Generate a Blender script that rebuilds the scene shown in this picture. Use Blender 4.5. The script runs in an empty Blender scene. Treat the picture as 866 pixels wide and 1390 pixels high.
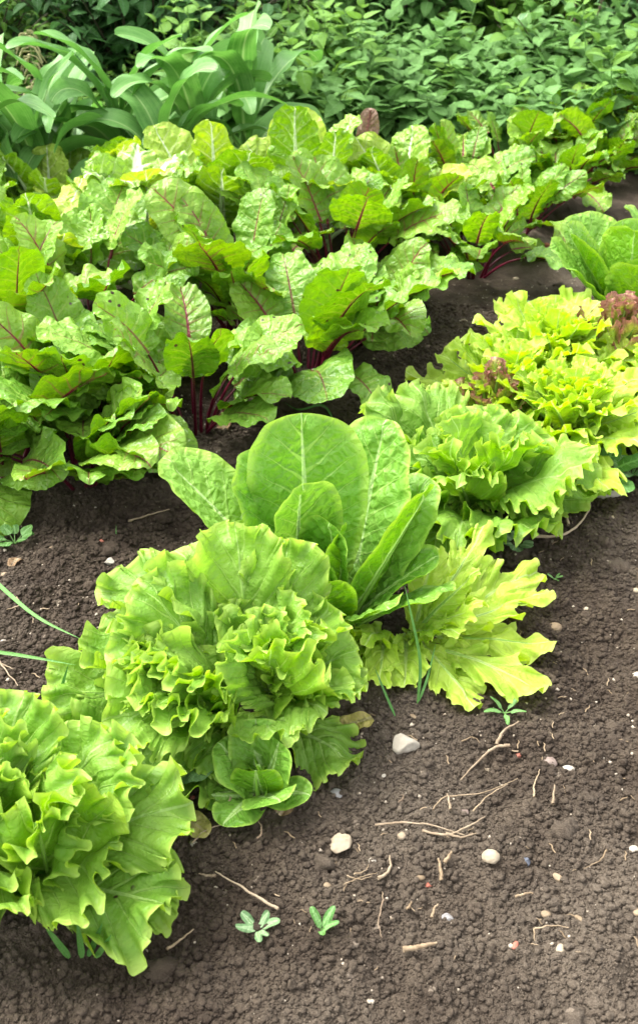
import bpy, math, random
import numpy as np
from mathutils import Vector

# ------------------------------------------------------------------ camera, sky, sun, exposure
sc = bpy.context.scene
col = sc.collection
R = math.radians
CAM_H, PITCH, F_PX, CY = 1.05, R(33.6), 1400.0, 650.0      # photograph pixels, 866 wide
cd = bpy.data.cameras.new('camera')
cam = bpy.data.objects.new('camera', cd); col.objects.link(cam)
cam.location = (0, 0, CAM_H); cam.rotation_euler = (R(90) - PITCH, 0, 0)
cd.sensor_fit = 'VERTICAL'; cd.sensor_height = 36; cd.lens = 36 * F_PX / 1390
cd.shift_y = -(695 - CY) / 1390
cd.clip_start = 0.02; cd.clip_end = 400
cd.dof.use_dof = True; cd.dof.focus_distance = 1.5; cd.dof.aperture_fstop = 9
sc.camera = cam

SUN_EL, SUN_AZ = R(56), R(-62)       # azimuth from +Y towards +X
w = bpy.data.worlds.new('World'); sc.world = w; w.use_nodes = True
nt_ = w.node_tree; nt_.nodes.clear()
sky = nt_.nodes.new('ShaderNodeTexSky'); sky.sky_type = 'NISHITA'; sky.sun_disc = False
sky.sun_elevation = SUN_EL; sky.sun_rotation = SUN_AZ
sky.air_density = 1.0; sky.dust_density = 4.0; sky.ozone_density = 1.0
hs = nt_.nodes.new('ShaderNodeHueSaturation'); hs.inputs['Saturation'].default_value = 0.12
bg = nt_.nodes.new('ShaderNodeBackground'); bg.inputs['Strength'].default_value = 0.15
wo = nt_.nodes.new('ShaderNodeOutputWorld')
nt_.links.new(sky.outputs[0], hs.inputs['Color']); nt_.links.new(hs.outputs[0], bg.inputs[0]); nt_.links.new(bg.outputs[0], wo.inputs[0])
sd = bpy.data.lights.new('sun', 'SUN'); sd.energy = 1.25; sd.angle = R(38); sd.color = (1, .96, .9)
sun = bpy.data.objects.new('sun', sd); col.objects.link(sun)
dirv = Vector((math.sin(SUN_AZ) * math.cos(SUN_EL), math.cos(SUN_AZ) * math.cos(SUN_EL), math.sin(SUN_EL)))
sun.rotation_euler = dirv.to_track_quat('Z', 'Y').to_euler(); sun.location = dirv * 20
sc.view_settings.view_transform = 'Standard'; sc.view_settings.look = 'None'
sc.view_settings.gamma = 1; sc.view_settings.exposure = 2.0
sc.cycles.max_bounces = 8; sc.cycles.transmission_bounces = 6; sc.cycles.transparent_max_bounces = 4

rng = np.random.default_rng(7)
random.seed(7)


def at(px, py, h=0.0):
    """Where the photograph's pixel meets the horizontal plane at height h."""
    dx = (px - 433) / F_PX; dy = -(py - CY) / F_PX
    f = Vector((0, math.cos(PITCH), -math.sin(PITCH))); u = Vector((0, math.sin(PITCH), math.cos(PITCH)))
    d = f + u * dy + Vector((1, 0, 0)) * dx
    t = (h - CAM_H) / d.z
    return Vector((0, 0, CAM_H)) + d * t


# ------------------------------------------------------------------ helpers
def tag(o, label=None, cat=None, group=None, kind=None):
    if label: o['label'] = label
    if cat: o['category'] = cat
    if group: o['group'] = group
    if kind: o['kind'] = kind
    return o


def empty(name, loc, label=None, cat=None, group=None, rz=0.0):
    o = bpy.data.objects.new(name, None); col.objects.link(o)
    o.empty_display_size = .05; o.location = loc; o.rotation_euler = (0, 0, rz)
    return tag(o, label, cat, group)


def make_mesh(name, V, F, mat, attrs=None, smooth=True):
    me = bpy.data.meshes.new(name)
    V = np.asarray(V, dtype=np.float32); F = np.asarray(F, dtype=np.int32)
    n, k = F.shape
    me.vertices.add(len(V)); me.vertices.foreach_set('co', V.ravel())
    me.loops.add(n * k); me.loops.foreach_set('vertex_index', F.ravel())
    me.polygons.add(n); me.polygons.foreach_set('loop_start', np.arange(0, n * k, k, dtype=np.int32))
    me.polygons.foreach_set('use_smooth', np.full(n, smooth))
    for kx, v in (attrs or {}).items():
        v = np.asarray(v, dtype=np.float32)
        if v.ndim == 2:
            a = me.attributes.new(kx, 'FLOAT_VECTOR', 'POINT'); a.data.foreach_set('vector', v.ravel())
        else:
            a = me.attributes.new(kx, 'FLOAT', 'POINT'); a.data.foreach_set('value', v)
    me.materials.append(mat)
    me.update(calc_edges=True); me.validate()
    return me


def link(name, me, parent=None, loc=None):
    o = bpy.data.objects.new(name, me); col.objects.link(o)
    if parent is not None: o.parent = parent
    if loc is not None: o.location = loc
    return o


def copy_tree(o, parent=None):
    c = o.copy(); col.objects.link(c); c.parent = parent
    for ch in list(o.children): copy_tree(ch, c)
    return c


_perm = rng.permutation(512); _val = rng.random(512) * 2 - 1


def vnoise(x, y, seed=0):
    x = np.asarray(x, float) + seed * 17.31; y = np.asarray(y, float) - seed * 9.77
    xi = np.floor(x).astype(int); yi = np.floor(y).astype(int); fx = x - xi; fy = y - yi
    fx = fx * fx * (3 - 2 * fx); fy = fy * fy * (3 - 2 * fy)
    h = lambda a, b: _val[(_perm[(a & 255)] + b) & 511]
    return (h(xi, yi) * (1 - fx) + h(xi + 1, yi) * fx) * (1 - fy) + (h(xi, yi + 1) * (1 - fx) + h(xi + 1, yi + 1) * fx) * fy


def fbm(x, y, o=3, seed=0):
    r = 0; a = 1
    for i in range(o): r = r + a * vnoise(x * 2 ** i, y * 2 ** i, seed + i * 3); a *= .5
    return r


def tube(pts, rad, n=7, flat=1.0):
    """A tapered tube along pts; rad per point."""
    pts = np.asarray(pts, float); rad = np.asarray(rad, float); m = len(pts)
    T = np.gradient(pts, axis=0); T /= np.linalg.norm(T, axis=1)[:, None] + 1e-9
    up = np.array([0, 0, 1.0]) if abs(T[0][2]) < .95 else np.array([1.0, 0, 0])
    A = np.cross(T, up); A /= np.linalg.norm(A, axis=1)[:, None] + 1e-9
    B = np.cross(A, T)
    an = np.linspace(0, 2 * np.pi, n, endpoint=False)
    V = pts[:, None, :] + rad[:, None, None] * (A[:, None, :] * np.cos(an)[None, :, None] + flat * B[:, None, :] * np.sin(an)[None, :, None])
    V = V.reshape(-1, 3)
    i = np.arange(m - 1)[:, None] * n; j = np.arange(n)[None, :]; j2 = (j + 1) % n
    F = np.stack([i + j, i + j2, i + n + j2, i + n + j], -1).reshape(-1, 4)
    return V, F


def join(parts):
    Vs, Fs, off = [], [], 0
    for V, F in parts: Vs.append(V); Fs.append(F + off); off += len(V)
    return np.concatenate(Vs), np.concatenate(Fs)


# ------------------------------------------------------------------ materials
def nodes(name):
    m = bpy.data.materials.new(name); m.use_nodes = True
    t = m.node_tree; t.nodes.clear()
    return m, t


class NB:
    def __init__(s, t): s.t = t
    def n(s, ty, **kw):
        o = s.t.nodes.new(ty)
        for k, v in kw.items(): setattr(o, k, v)
        return o
    def _in(s, sock, v):
        if isinstance(v, bpy.types.NodeSocket): s.t.links.new(v, sock)
        elif v is not None: sock.default_value = v
    def m(s, op, a, b=None, c=None, clamp=False):
        o = s.n('ShaderNodeMath', operation=op, use_clamp=clamp)
        s._in(o.inputs[0], a); s._in(o.inputs[1], b)
        if c is not None: s._in(o.inputs[2], c)
        return o.outputs[0]
    def ss(s, x, lo, hi, a=0.0, b=1.0):
        o = s.n('ShaderNodeMapRange', interpolation_type='SMOOTHSTEP')
        s._in(o.inputs['Value'], x); s._in(o.inputs['From Min'], lo); s._in(o.inputs['From Max'], hi)
        s._in(o.inputs['To Min'], a); s._in(o.inputs['To Max'], b)
        return o.outputs[0]
    def mix(s, f, a, b):
        o = s.n('ShaderNodeMix', data_type='RGBA')
        s._in(o.inputs['Factor'], f)
        for i, v in ((6, a), (7, b)):
            if isinstance(v, tuple): v = (*v[:3], 1)
            s._in(o.inputs[i], v)
        return o.outputs[2]
    def noise(s, vec, sc_, det=2, rough=.5, dim='3D'):
        o = s.n('ShaderNodeTexNoise'); s._in(o.inputs['Vector'], vec); o.inputs['Scale'].default_value = sc_
        o.inputs['Detail'].default_value = det; o.inputs['Roughness'].default_value = rough
        return o.outputs['Fac']
    def vor(s, vec, sc_, feat='F1', out='Distance', rnd=1.0):
        o = s.n('ShaderNodeTexVoronoi', feature=feat); s._in(o.inputs['Vector'], vec); o.inputs['Scale'].default_value = sc_
        o.inputs['Randomness'].default_value = rnd
        return o.outputs[out]


def leaf_mat(name, dark, base, light, vein, rib=None, rib_w=.0035, nv=9, vein_w=.10, fine=130., rough=.42, transl=.33,
             edge=None, bump=.5, blister=.6, vein_mix=.7, spots=0.0, patch=None, side=1.0, veins=True, tip=None, spec=.26, streak=False):
    m, t = nodes(name); b = NB(t)
    A = b.n('ShaderNodeAttribute', attribute_name='lf'); C = b.n('ShaderNodeAttribute', attribute_name='cs')
    sep = b.n('ShaderNodeSeparateXYZ'); t.links.new(A.outputs['Vector'], sep.inputs[0])
    x, yl, s = sep.outputs
    T = b.n('ShaderNodeAttribute', attribute_name='tt').outputs['Fac']
    cs = C.outputs['Vector']
    fine = fine * 2.3
    oi = b.n('ShaderNodeObjectInfo').outputs['Random']
    ax = b.m('ABSOLUTE', x)
    n1 = b.noise(cs, 14, 3); n2 = b.noise(cs, 60, 3, .6)
    # midrib
    wid = b.m('MULTIPLY_ADD', b.m('SUBTRACT', 1.0, yl), rib_w, .0006)
    mr = b.ss(b.m('DIVIDE', ax, wid), .7, 1.15, 1.0, 0.0)
    # side veins along constant tt
    sgn = b.m('MULTIPLY', b.m('GREATER_THAN', x, 0.0), .37)
    ph = b.m('ADD', b.m('MULTIPLY_ADD', T, float(nv), sgn), b.m('MULTIPLY', b.m('SUBTRACT', n1, .5), .55))
    d = b.m('ABSOLUTE', b.m('SUBTRACT', b.m('FRACT', ph), .5))
    thr = b.m('MULTIPLY', b.m('DIVIDE', b.m('SUBTRACT', 1.05, s), b.m('ADD', s, .25)), vein_w * .5)
    sv = b.m('MULTIPLY', b.ss(b.m('DIVIDE', d, thr), .5, 1.3, 1.0, 0.0), side)
    # fine network
    ve = b.vor(cs, fine, 'DISTANCE_TO_EDGE')
    ve2 = b.vor(cs, fine * .38, 'DISTANCE_TO_EDGE')
    fv = b.ss(ve, 0.0, .10, 1.0, 0.0); fv2 = b.ss(ve2, 0.0, .07, 1.0, 0.0)
    k = b.m('ADD', b.m('MULTIPLY', n1, .9), b.m('MULTIPLY', b.m('SUBTRACT', oi, .5), .5))
    c = b.mix(b.ss(k, .25, .7), dark, base)
    c = b.mix(b.ss(n2, .42, .75, 0.0, .42), c, light)
    if streak:
        vm = b.n('ShaderNodeVectorMath', operation='MULTIPLY'); t.links.new(cs, vm.inputs[0]); vm.inputs[1].default_value = (520, 5, 1)
        c = b.mix(b.ss(b.noise(vm.outputs[0], 1.0, 2), .40, .62, 0.0, .6), c, light)
    if patch: c = b.mix(b.ss(b.noise(cs, 7, 3, .6), patch[1], patch[1] + .15), c, patch[0])
    if tip: c = b.mix(b.ss(b.m('ADD', s, b.m('MULTIPLY', n2, .5)), tip[1], tip[2]), c, tip[0])
    if edge: c = b.mix(b.ss(s, .80, 1.0, 0.0, .75), c, edge)
    if veins:
        fm = b.m('MAXIMUM', b.m('MULTIPLY', fv, .16), b.m('MULTIPLY', fv2, .15))
        c = b.mix(b.m('MULTIPLY', fm, vein_mix), c, vein)
        c = b.mix(b.m('MULTIPLY', sv, vein_mix), c, vein)
    c = b.mix(mr, c, rib or vein)
    if spots:
        sp = b.vor(cs, 55, 'F1'); gate = b.ss(b.noise(cs, 16, 1), .58, .64)
        c = b.mix(b.m('MULTIPLY', b.ss(sp, .13, .22, 1.0, 0.0), gate), c, (.05, .03, .015))
    back = b.n('ShaderNodeNewGeometry').outputs['Backfacing']
    hsv = b.n('ShaderNodeHueSaturation'); hsv.inputs['Saturation'].default_value = .93; hsv.inputs['Value'].default_value = 1.08
    t.links.new(back, hsv.inputs['Fac']); t.links.new(c, hsv.inputs['Color']); c = hsv.outputs[0]
    # relief
    h = b.m('MULTIPLY', b.m('MULTIPLY', b.ss(ve2, 0.0, .35), blister), .0021)
    h = b.m('ADD', h, b.m('MULTIPLY', b.ss(ve, 0.0, .3), .00035 * bump * 2))
    h = b.m('ADD', h, b.m('MULTIPLY', n2, .0016 * bump))
    h = b.m('SUBTRACT', h, b.m('MULTIPLY', sv, .0009))
    bp = b.n('ShaderNodeBump'); bp.inputs['Strength'].default_value = .9; bp.inputs['Distance'].default_value = 1.0
    t.links.new(h, bp.inputs['Height'])
    P = b.n('ShaderNodeBsdfPrincipled'); t.links.new(c, P.inputs['Base Color']); t.links.new(bp.outputs[0], P.inputs['Normal'])
    P.inputs['Roughness'].default_value = rough; P.inputs['Specular IOR Level'].default_value = spec
    rv = b.m('MULTIPLY_ADD', n2, .3, rough - .15); t.links.new(rv, P.inputs['Roughness'])
    TR = b.n('ShaderNodeBsdfTranslucent')
    tc = b.n('ShaderNodeHueSaturation'); tc.inputs['Hue'].default_value = .495; tc.inputs['Saturation'].default_value = 1.1; tc.inputs['Value'].default_value = 1.12
    t.links.new(c, tc.inputs['Color']); t.links.new(tc.outputs[0], TR.inputs['Color']); t.links.new(bp.outputs[0], TR.inputs['Normal'])
    MX = b.n('ShaderNodeMixShader'); MX.inputs[0].default_value = transl
    t.links.new(P.outputs[0], MX.inputs[1]); t.links.new(TR.outputs[0], MX.inputs[2])
    o = b.n('ShaderNodeOutputMaterial'); t.links.new(MX.outputs[0], o.inputs[0])
    return m


def simple_mat(name, c1, c2, scale=40., rough=.6, bump=.3, bscale=200., transl=0., dist=.002, spec=.4):
    m, t = nodes(name); b = NB(t)
    oc = b.n('ShaderNodeTexCoord').outputs['Object']
    n1 = b.noise(oc, scale, 4, .6)
    oi = b.n('ShaderNodeObjectInfo').outputs['Random']
    c = b.mix(b.ss(b.m('ADD', n1, b.m('MULTIPLY', b.m('SUBTRACT', oi, .5), .3)), .3, .7), c1, c2)
    bp = b.n('ShaderNodeBump'); bp.inputs['Strength'].default_value = bump; bp.inputs['Distance'].default_value = dist
    t.links.new(b.noise(oc, bscale, 4, .65), bp.inputs['Height'])
    P = b.n('ShaderNodeBsdfPrincipled'); t.links.new(c, P.inputs['Base Color']); P.inputs['Roughness'].default_value = rough
    P.inputs['Specular IOR Level'].default_value = spec
    t.links.new(bp.outputs[0], P.inputs['Normal']); sh = P.outputs[0]
    if transl:
        TR = b.n('ShaderNodeBsdfTranslucent'); t.links.new(c, TR.inputs['Color'])
        MX = b.n('ShaderNodeMixShader'); MX.inputs[0].default_value = transl
        t.links.new(sh, MX.inputs[1]); t.links.new(TR.outputs[0], MX.inputs[2]); sh = MX.outputs[0]
    o = b.n('ShaderNodeOutputMaterial'); t.links.new(sh, o.inputs[0])
    return m


M = {}
M['batavia'] = leaf_mat('batavia leaf', (.15, .33, .016), (.22, .42, .028), (.30, .50, .055), (.35, .55, .10), nv=9, fine=90, edge=(.44, .62, .09), blister=.45, rough=.37, transl=.42, rib=(.36, .56, .13), rib_w=.004, vein_mix=.6)
M['batavia_holed'] = leaf_mat('batavia leaf eaten', (.15, .33, .016), (.22, .42, .028), (.30, .50, .055), (.35, .55, .10), nv=9, fine=90, edge=(.44, .62, .09), blister=.45, rough=.37, transl=.42, rib=(.36, .56, .13), rib_w=.004, vein_mix=.45, spots=1.)
M['cos'] = leaf_mat('cos leaf', (.12, .31, .014), (.18, .39, .026), (.25, .46, .055), (.32, .54, .09), nv=11, fine=70, edge=(.38, .60, .07), blister=1.15, rough=.36, transl=.3, rib=(.42, .62, .20), rib_w=.009, vein_mix=.6)
M['lime'] = leaf_mat('lime leaf', (.34, .54, .020), (.44, .62, .032), (.53, .68, .075), (.50, .68, .10), nv=7, fine=80, edge=(.52, .66, .10), blister=.4, rough=.42, transl=.38, rib=(.52, .68, .18), rib_w=.004, vein_mix=.5)
M['red'] = leaf_mat('red lollo leaf', (.36, .50, .05), (.40, .46, .07), (.44, .40, .10), (.44, .42, .14), nv=7, fine=90, tip=((.34, .15, .12), .55, 1.2), rough=.42, transl=.3)
M['beet'] = leaf_mat('beet leaf', (.11, .27, .010), (.18, .37, .014), (.27, .45, .035), (.32, .46, .07), nv=8, fine=75, blister=.8, rough=.31, spec=.34, transl=.27, spots=1., rib=(.20, .12, .04), rib_w=.0028, vein_mix=.55, vein_w=.13)
M['beet_red'] = leaf_mat('beet leaf red veined', (.13, .28, .012), (.20, .38, .018), (.29, .45, .04), (.24, .16, .05), nv=8, fine=70, blister=.8, rough=.31, spec=.34, transl=.27, rib=(.22, .03, .04), rib_w=.0035, vein_mix=.7, vein_w=.12)
M['beet_yellow'] = leaf_mat('beet leaf yellowing', (.18, .38, .022), (.26, .46, .03), (.34, .52, .06), (.34, .40, .08), nv=8, fine=70, blister=1.3, rough=.34, transl=.34, rib=(.26, .06, .06), rib_w=.0035, vein_mix=.6)
M['chard'] = leaf_mat('chard leaf', (.15, .32, .012), (.23, .42, .02), (.32, .50, .05), (.42, .58, .2), nv=8, fine=60, blister=1.7, rough=.29, spec=.36, transl=.3, rib=(.66, .74, .50), rib_w=.010, vein_mix=.6, vein_w=.16)
M['chard_yellow'] = leaf_mat('chard leaf yellowing', (.30, .46, .03), (.42, .56, .05), (.52, .62, .12), (.55, .64, .25), nv=8, fine=60, blister=1.6, rough=.33, transl=.35, rib=(.66, .74, .50), rib_w=.008, vein_mix=.6)
M['chard_white'] = leaf_mat('chard leaf broad ribbed', (.17, .34, .02), (.26, .44, .03), (.36, .52, .09), (.60, .70, .42), nv=5, fine=60, blister=1.5, rough=.31, transl=.3, rib=(.74, .78, .62), rib_w=.024, vein_mix=.8, vein_w=.22)
M['corn'] = leaf_mat('maize leaf', (.09, .25, .045), (.14, .33, .07), (.20, .40, .10), (.2, .38, .12), nv=1, fine=60, side=0, veins=False, blister=.0, bump=.3, rough=.42, transl=.32, rib=(.30, .48, .16), rib_w=.005, streak=True)
M['weed'] = leaf_mat('weed leaf', (.07, .20, .035), (.12, .28, .05), (.17, .34, .08), (.2, .4, .12), nv=6, fine=120, blister=.3, rough=.5, transl=.3)
M['greyweed'] = leaf_mat('grey weed leaf', (.12, .24, .09), (.17, .31, .12), (.24, .38, .17), (.3, .44, .22), nv=6, fine=120, blister=.3, rough=.6, transl=.25)
M['grass'] = leaf_mat('grass blade', (.08, .22, .05), (.13, .31, .07), (.2, .4, .12), (.2, .4, .12), nv=1, side=0, veins=False, blister=0, transl=.3)
M['dead'] = leaf_mat('dead leaf', (.16, .09, .04), (.28, .17, .08), (.42, .30, .17), (.4, .3, .18), nv=6, fine=110, rough=.7, transl=.2, blister=1.2)
M['wilted'] = leaf_mat('wilted leaf', (.16, .11, .06), (.24, .15, .10), (.30, .22, .14), (.3, .12, .12), nv=7, fine=90, rough=.5, transl=.2, blister=1.5)
M['nettle'] = leaf_mat('nettle leaf', (.095, .24, .05), (.145, .31, .075), (.20, .38, .11), (.2, .38, .12), nv=6, fine=150, blister=.6, rough=.5, transl=.28, vein_mix=.5)
M['nettle_young'] = leaf_mat('young nettle leaf', (.13, .29, .035), (.18, .36, .05), (.2, .38, .09), (.2, .38, .1), nv=6, fine=150, blister=.6, rough=.5, transl=.3, vein_mix=.5)
M['darkshrub'] = leaf_mat('dark shrub leaf', (.06, .17, .04), (.09, .23, .06), (.14, .29, .09), (.12, .26, .10), nv=6, fine=100, blister=.5, rough=.38, transl=.2)
M['midshrub'] = leaf_mat('shrub leaf', (.10, .24, .025), (.15, .31, .035), (.21, .38, .06), (.2, .36, .08), nv=6, fine=100, blister=.5, rough=.4, transl=.28)
M['varieg'] = leaf_mat('variegated leaf', (.05, .15, .035), (.08, .2, .05), (.1, .24, .07), (.12, .26, .10), nv=6, fine=100, edge=(.55, .62, .38), blister=.3, rough=.4, transl=.2, spec=.4)
M['yellowshrub'] = leaf_mat('yellow green leaf', (.22, .38, .03), (.3, .46, .05), (.38, .52, .08), (.38, .5, .1), nv=6, fine=100, blister=.3, rough=.42, transl=.3)
M['redstalk'] = simple_mat('beet stalk', (.06, .003, .012), (.13, .010, .03), 30, .3, .2)
M['whitestalk'] = simple_mat('chard stalk', (.45, .6, .28), (.62, .70, .46), 30, .35, .2)
M['palestalk'] = simple_mat('lettuce rib', (.24, .45, .06), (.33, .52, .11), 30, .35, .2, transl=.15)
M['greenstalk'] = simple_mat('green stalk', (.11, .24, .06), (.18, .33, .09), 30, .4, .2)
M['woodstem'] = simple_mat('woody stem', (.06, .05, .03), (.12, .10, .06), 60, .7, .5)
M['seedhead'] = simple_mat('seed head', (.25, .24, .09), (.36, .36, .16), 200, .8, .3, transl=.2)


def soil_mat(name, pebbly=False):
    m, t = nodes(name); b = NB(t)
    oc = b.n('ShaderNodeTexCoord').outputs['Object']
    big = b.noise(oc, 1.6, 3, .55); mid = b.noise(oc, 22, 4, .6); fin = b.noise(oc, 260, 4, .7)
    c = b.mix(b.ss(mid, .3, .7), (.056, .038, .025), (.112, .082, .056))
    c = b.mix(b.m('MULTIPLY', b.ss(big, .42, .62), b.ss(fin, .35, .65, .25, .8)), c, (.235, .190, .142))
    c = b.mix(b.ss(b.vor(oc, 150, 'F1', 'Color'), .93, .95, 0.0, .8), c, (.30, .24, .18))
    bp = b.n('ShaderNodeBump'); bp.inputs['Strength'].default_value = 1.0; bp.inputs['Distance'].default_value = .005
    t.links.new(b.m('ADD', fin, b.noise(oc, 800, 2, .6)), bp.inputs['Height'])
    P = b.n('ShaderNodeBsdfPrincipled'); t.links.new(c, P.inputs['Base Color']); P.inputs['Roughness'].default_value = .85
    P.inputs['Specular IOR Level'].default_value = .3
    t.links.new(bp.outputs[0], P.inputs['Normal'])
    o = b.n('ShaderNodeOutputMaterial'); t.links.new(P.outputs[0], o.inputs[0])
    return m


M['soil'] = soil_mat('soil')
M['grit'] = simple_mat('grit', (.18, .13, .08), (.42, .36, .28), 90, .7, .3)


# ------------------------------------------------------------------ ground
def ground_h(x, y):
    h = .022 * fbm(x * 2.2, y * 2.2, 3, 1) + .011 * fbm(x * 11, y * 11, 3, 5)
    return h * np.clip((9 - np.abs(y - 2)) / 5, .2, 1)


def gz(p):
    return float(ground_h(np.array([p[0]]), np.array([p[1]]))[0])


def on_ground(px, py, h=0.0):
    p = at(px, py, h)
    for _ in range(3): p = at(px, py, h + gz(p))
    return Vector((p.x, p.y, gz(p)))


# fine crumbled sheet near the camera grades into one coarse sheet reaching the horizon
def axis(lo, hi, step, far):
    a = list(np.arange(lo, hi, step)); s = step; v = hi; right = []
    while v < far: right.append(v); s *= 1.35; v += s
    right.append(far)
    s = step; v = lo; left = []
    while v > -far: s *= 1.35; v -= s; left.append(v)
    return np.array(left[::-1] + a + right)


gx = axis(-.75, 1.0, .0034, 200); gy = axis(.45, 2.6, .0034, 200)
X, Y = np.meshgrid(gx, gy)
Z = ground_h(X, Y)
near = np.clip((1.15 - np.abs(X)) * 8, 0, 1) * np.clip((3.4 - Y) * 2, 0, 1)
# crumbs pressed into the sheet: rounded bumps at jittered cell centres
Z += near * (0.0032 * fbm(X * 42, Y * 42, 3, 31) + .0022 * fbm(X * 130, Y * 130, 2, 37))
for cell, amp in ((.05, .010),):
    u, v = X / cell, Y / cell; iu, iv = np.floor(u), np.floor(v); best = np.full(X.shape, 9.)
    hh = np.zeros(X.shape)
    for a in (-1, 0, 1):
        for b_ in (-1, 0, 1):
            ci, cj = iu + a, iv + b_
            r1 = np.modf(np.sin(ci * 127.1 + cj * 311.7) * 43758.5)[0]; r2 = np.modf(np.sin(ci * 269.5 + cj * 183.3) * 24634.6)[0]
            d = np.hypot(u - ci - .5 - .45 * r1, v - cj - .5 - .45 * r2)
            k = np.clip(1 - (d / .75) ** 2, 0, 1) ** .7 * (.55 + .45 * r2)
            hh = np.maximum(hh, k)
    Z += amp * hh * near
Z0 = Z.copy()


def surf_h(x, y):
    """Height of the finished soil sheet, bumps included."""
    x = np.atleast_1d(x); y = np.atleast_1d(y)
    i = np.clip(np.searchsorted(gy, y) - 1, 0, len(gy) - 2); j = np.clip(np.searchsorted(gx, x) - 1, 0, len(gx) - 2)
    fy = (y - gy[i]) / (gy[i + 1] - gy[i]); fx = (x - gx[j]) / (gx[j + 1] - gx[j])
    return (Z0[i, j] * (1 - fx) + Z0[i, j + 1] * fx) * (1 - fy) + (Z0[i + 1, j] * (1 - fx) + Z0[i + 1, j + 1] * fx) * fy


nyv, nxv = X.shape
V = np.stack([X, Y, Z], -1).reshape(-1, 3)
i = np.arange(nyv - 1)[:, None] * nxv; j = np.arange(nxv - 1)[None, :]
F = np.stack([i + j, i + j + 1, i + nxv + j + 1, i + nxv + j], -1).reshape(-1, 4)
g = link('soil_ground', make_mesh('soil_ground', V, F, M['soil'])); tag(g, 'crumbly dark brown vegetable bed soil', None, None, 'structure')
del V, F, X, Y, Z


def ico(sub=1):
    import bmesh
    bm = bmesh.new(); bmesh.ops.create_icosphere(bm, subdivisions=sub, radius=1)
    V = np.array([v.co[:] for v in bm.verts]); F = np.array([[v.index for v in f.verts] for f in bm.faces]); bm.free()
    return V, F


def scatter_lumps(name, n, xr, yr, smin, smax, mat, sub, power=3., seed=1, sink=.3, keep=None):
    r = np.random.default_rng(seed)
    P = np.stack([r.uniform(*xr, n), r.uniform(*yr, n)], -1)
    if keep is not None: P = P[keep(P[:, 0], P[:, 1])]
    n = len(P)
    s = smin + (smax - smin) * r.random(n) ** power
    bv, bf = ico(sub); nb = len(bv)
    jit = r.uniform(-.34, .34, (n, nb, 1)) if sub < 3 else .45 * vnoise(bv[None, :, 0] * 2 + np.arange(n)[:, None] * 3.1, bv[None, :, 1] * 2 + bv[None, :, 2] * 2.3)[..., None] + r.uniform(-.06, .06, (n, nb, 1))
    Vv = bv[None] * (1 + jit)
    Vv = Vv * r.uniform(.7, 1.25, (n, 1, 3)) * s[:, None, None] * np.array([1, 1, .8])
    a = r.uniform(0, 6.28, n); ca, sa = np.cos(a)[:, None], np.sin(a)[:, None]
    x = Vv[..., 0] * ca - Vv[..., 1] * sa; y = Vv[..., 0] * sa + Vv[..., 1] * ca
    z = Vv[..., 2] + (surf_h(P[:, 0], P[:, 1]) + s * sink)[:, None]
    Vv = np.stack([x + P[:, 0:1], y + P[:, 1:2], z], -1).reshape(-1, 3)
    Ff = (bf[None] + (np.arange(n) * nb)[:, None, None]).reshape(-1, 3)
    return link(name, make_mesh(name, Vv, Ff, mat))


inview = lambda x, y: np.abs(x) < .16 + .36 * y
thin = lambda x, y: inview(x, y) & (np.random.default_rng(1).random(len(x)) < np.clip(1.7 - .4 * y, .3, 1))
o = scatter_lumps('fine_soil_crumbs', 130000, (-.6, .75), (.55, 1.35), .0007, .0020, M['soil'], 1, 1.5, 4, .5, thin)
tag(o, 'fine crumbs of soil between the bigger ones', 'fine soil crumbs', None, 'stuff')
o = scatter_lumps('soil_crumbs', 100000, (-.75, .95), (.5, 2.3), .0014, .0050, M['soil'], 2, 2.4, 3, .4, thin)
tag(o, 'loose crumbs of dark soil strewn over the bed', 'soil crumbs', None, 'stuff')
o = scatter_lumps('soil_clods', 420, (-.75, .95), (.5, 2.6), .005, .015, M['soil'], 3, 3.0, 5, .1, inview)
tag(o, 'larger rounded clods of soil lying on the bed', 'soil clods', None, 'stuff')
o = scatter_lumps('grit', 3500, (-.75, .95), (.5, 2.6), .0007, .0026, M['grit'], 2, 3, 9, .8, inview)
tag(o, 'tiny pale grit scattered over the soil', 'grit', None, 'stuff')

# ------------------------------------------------------------------ leaf builder
_leafseed = [100]


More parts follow.
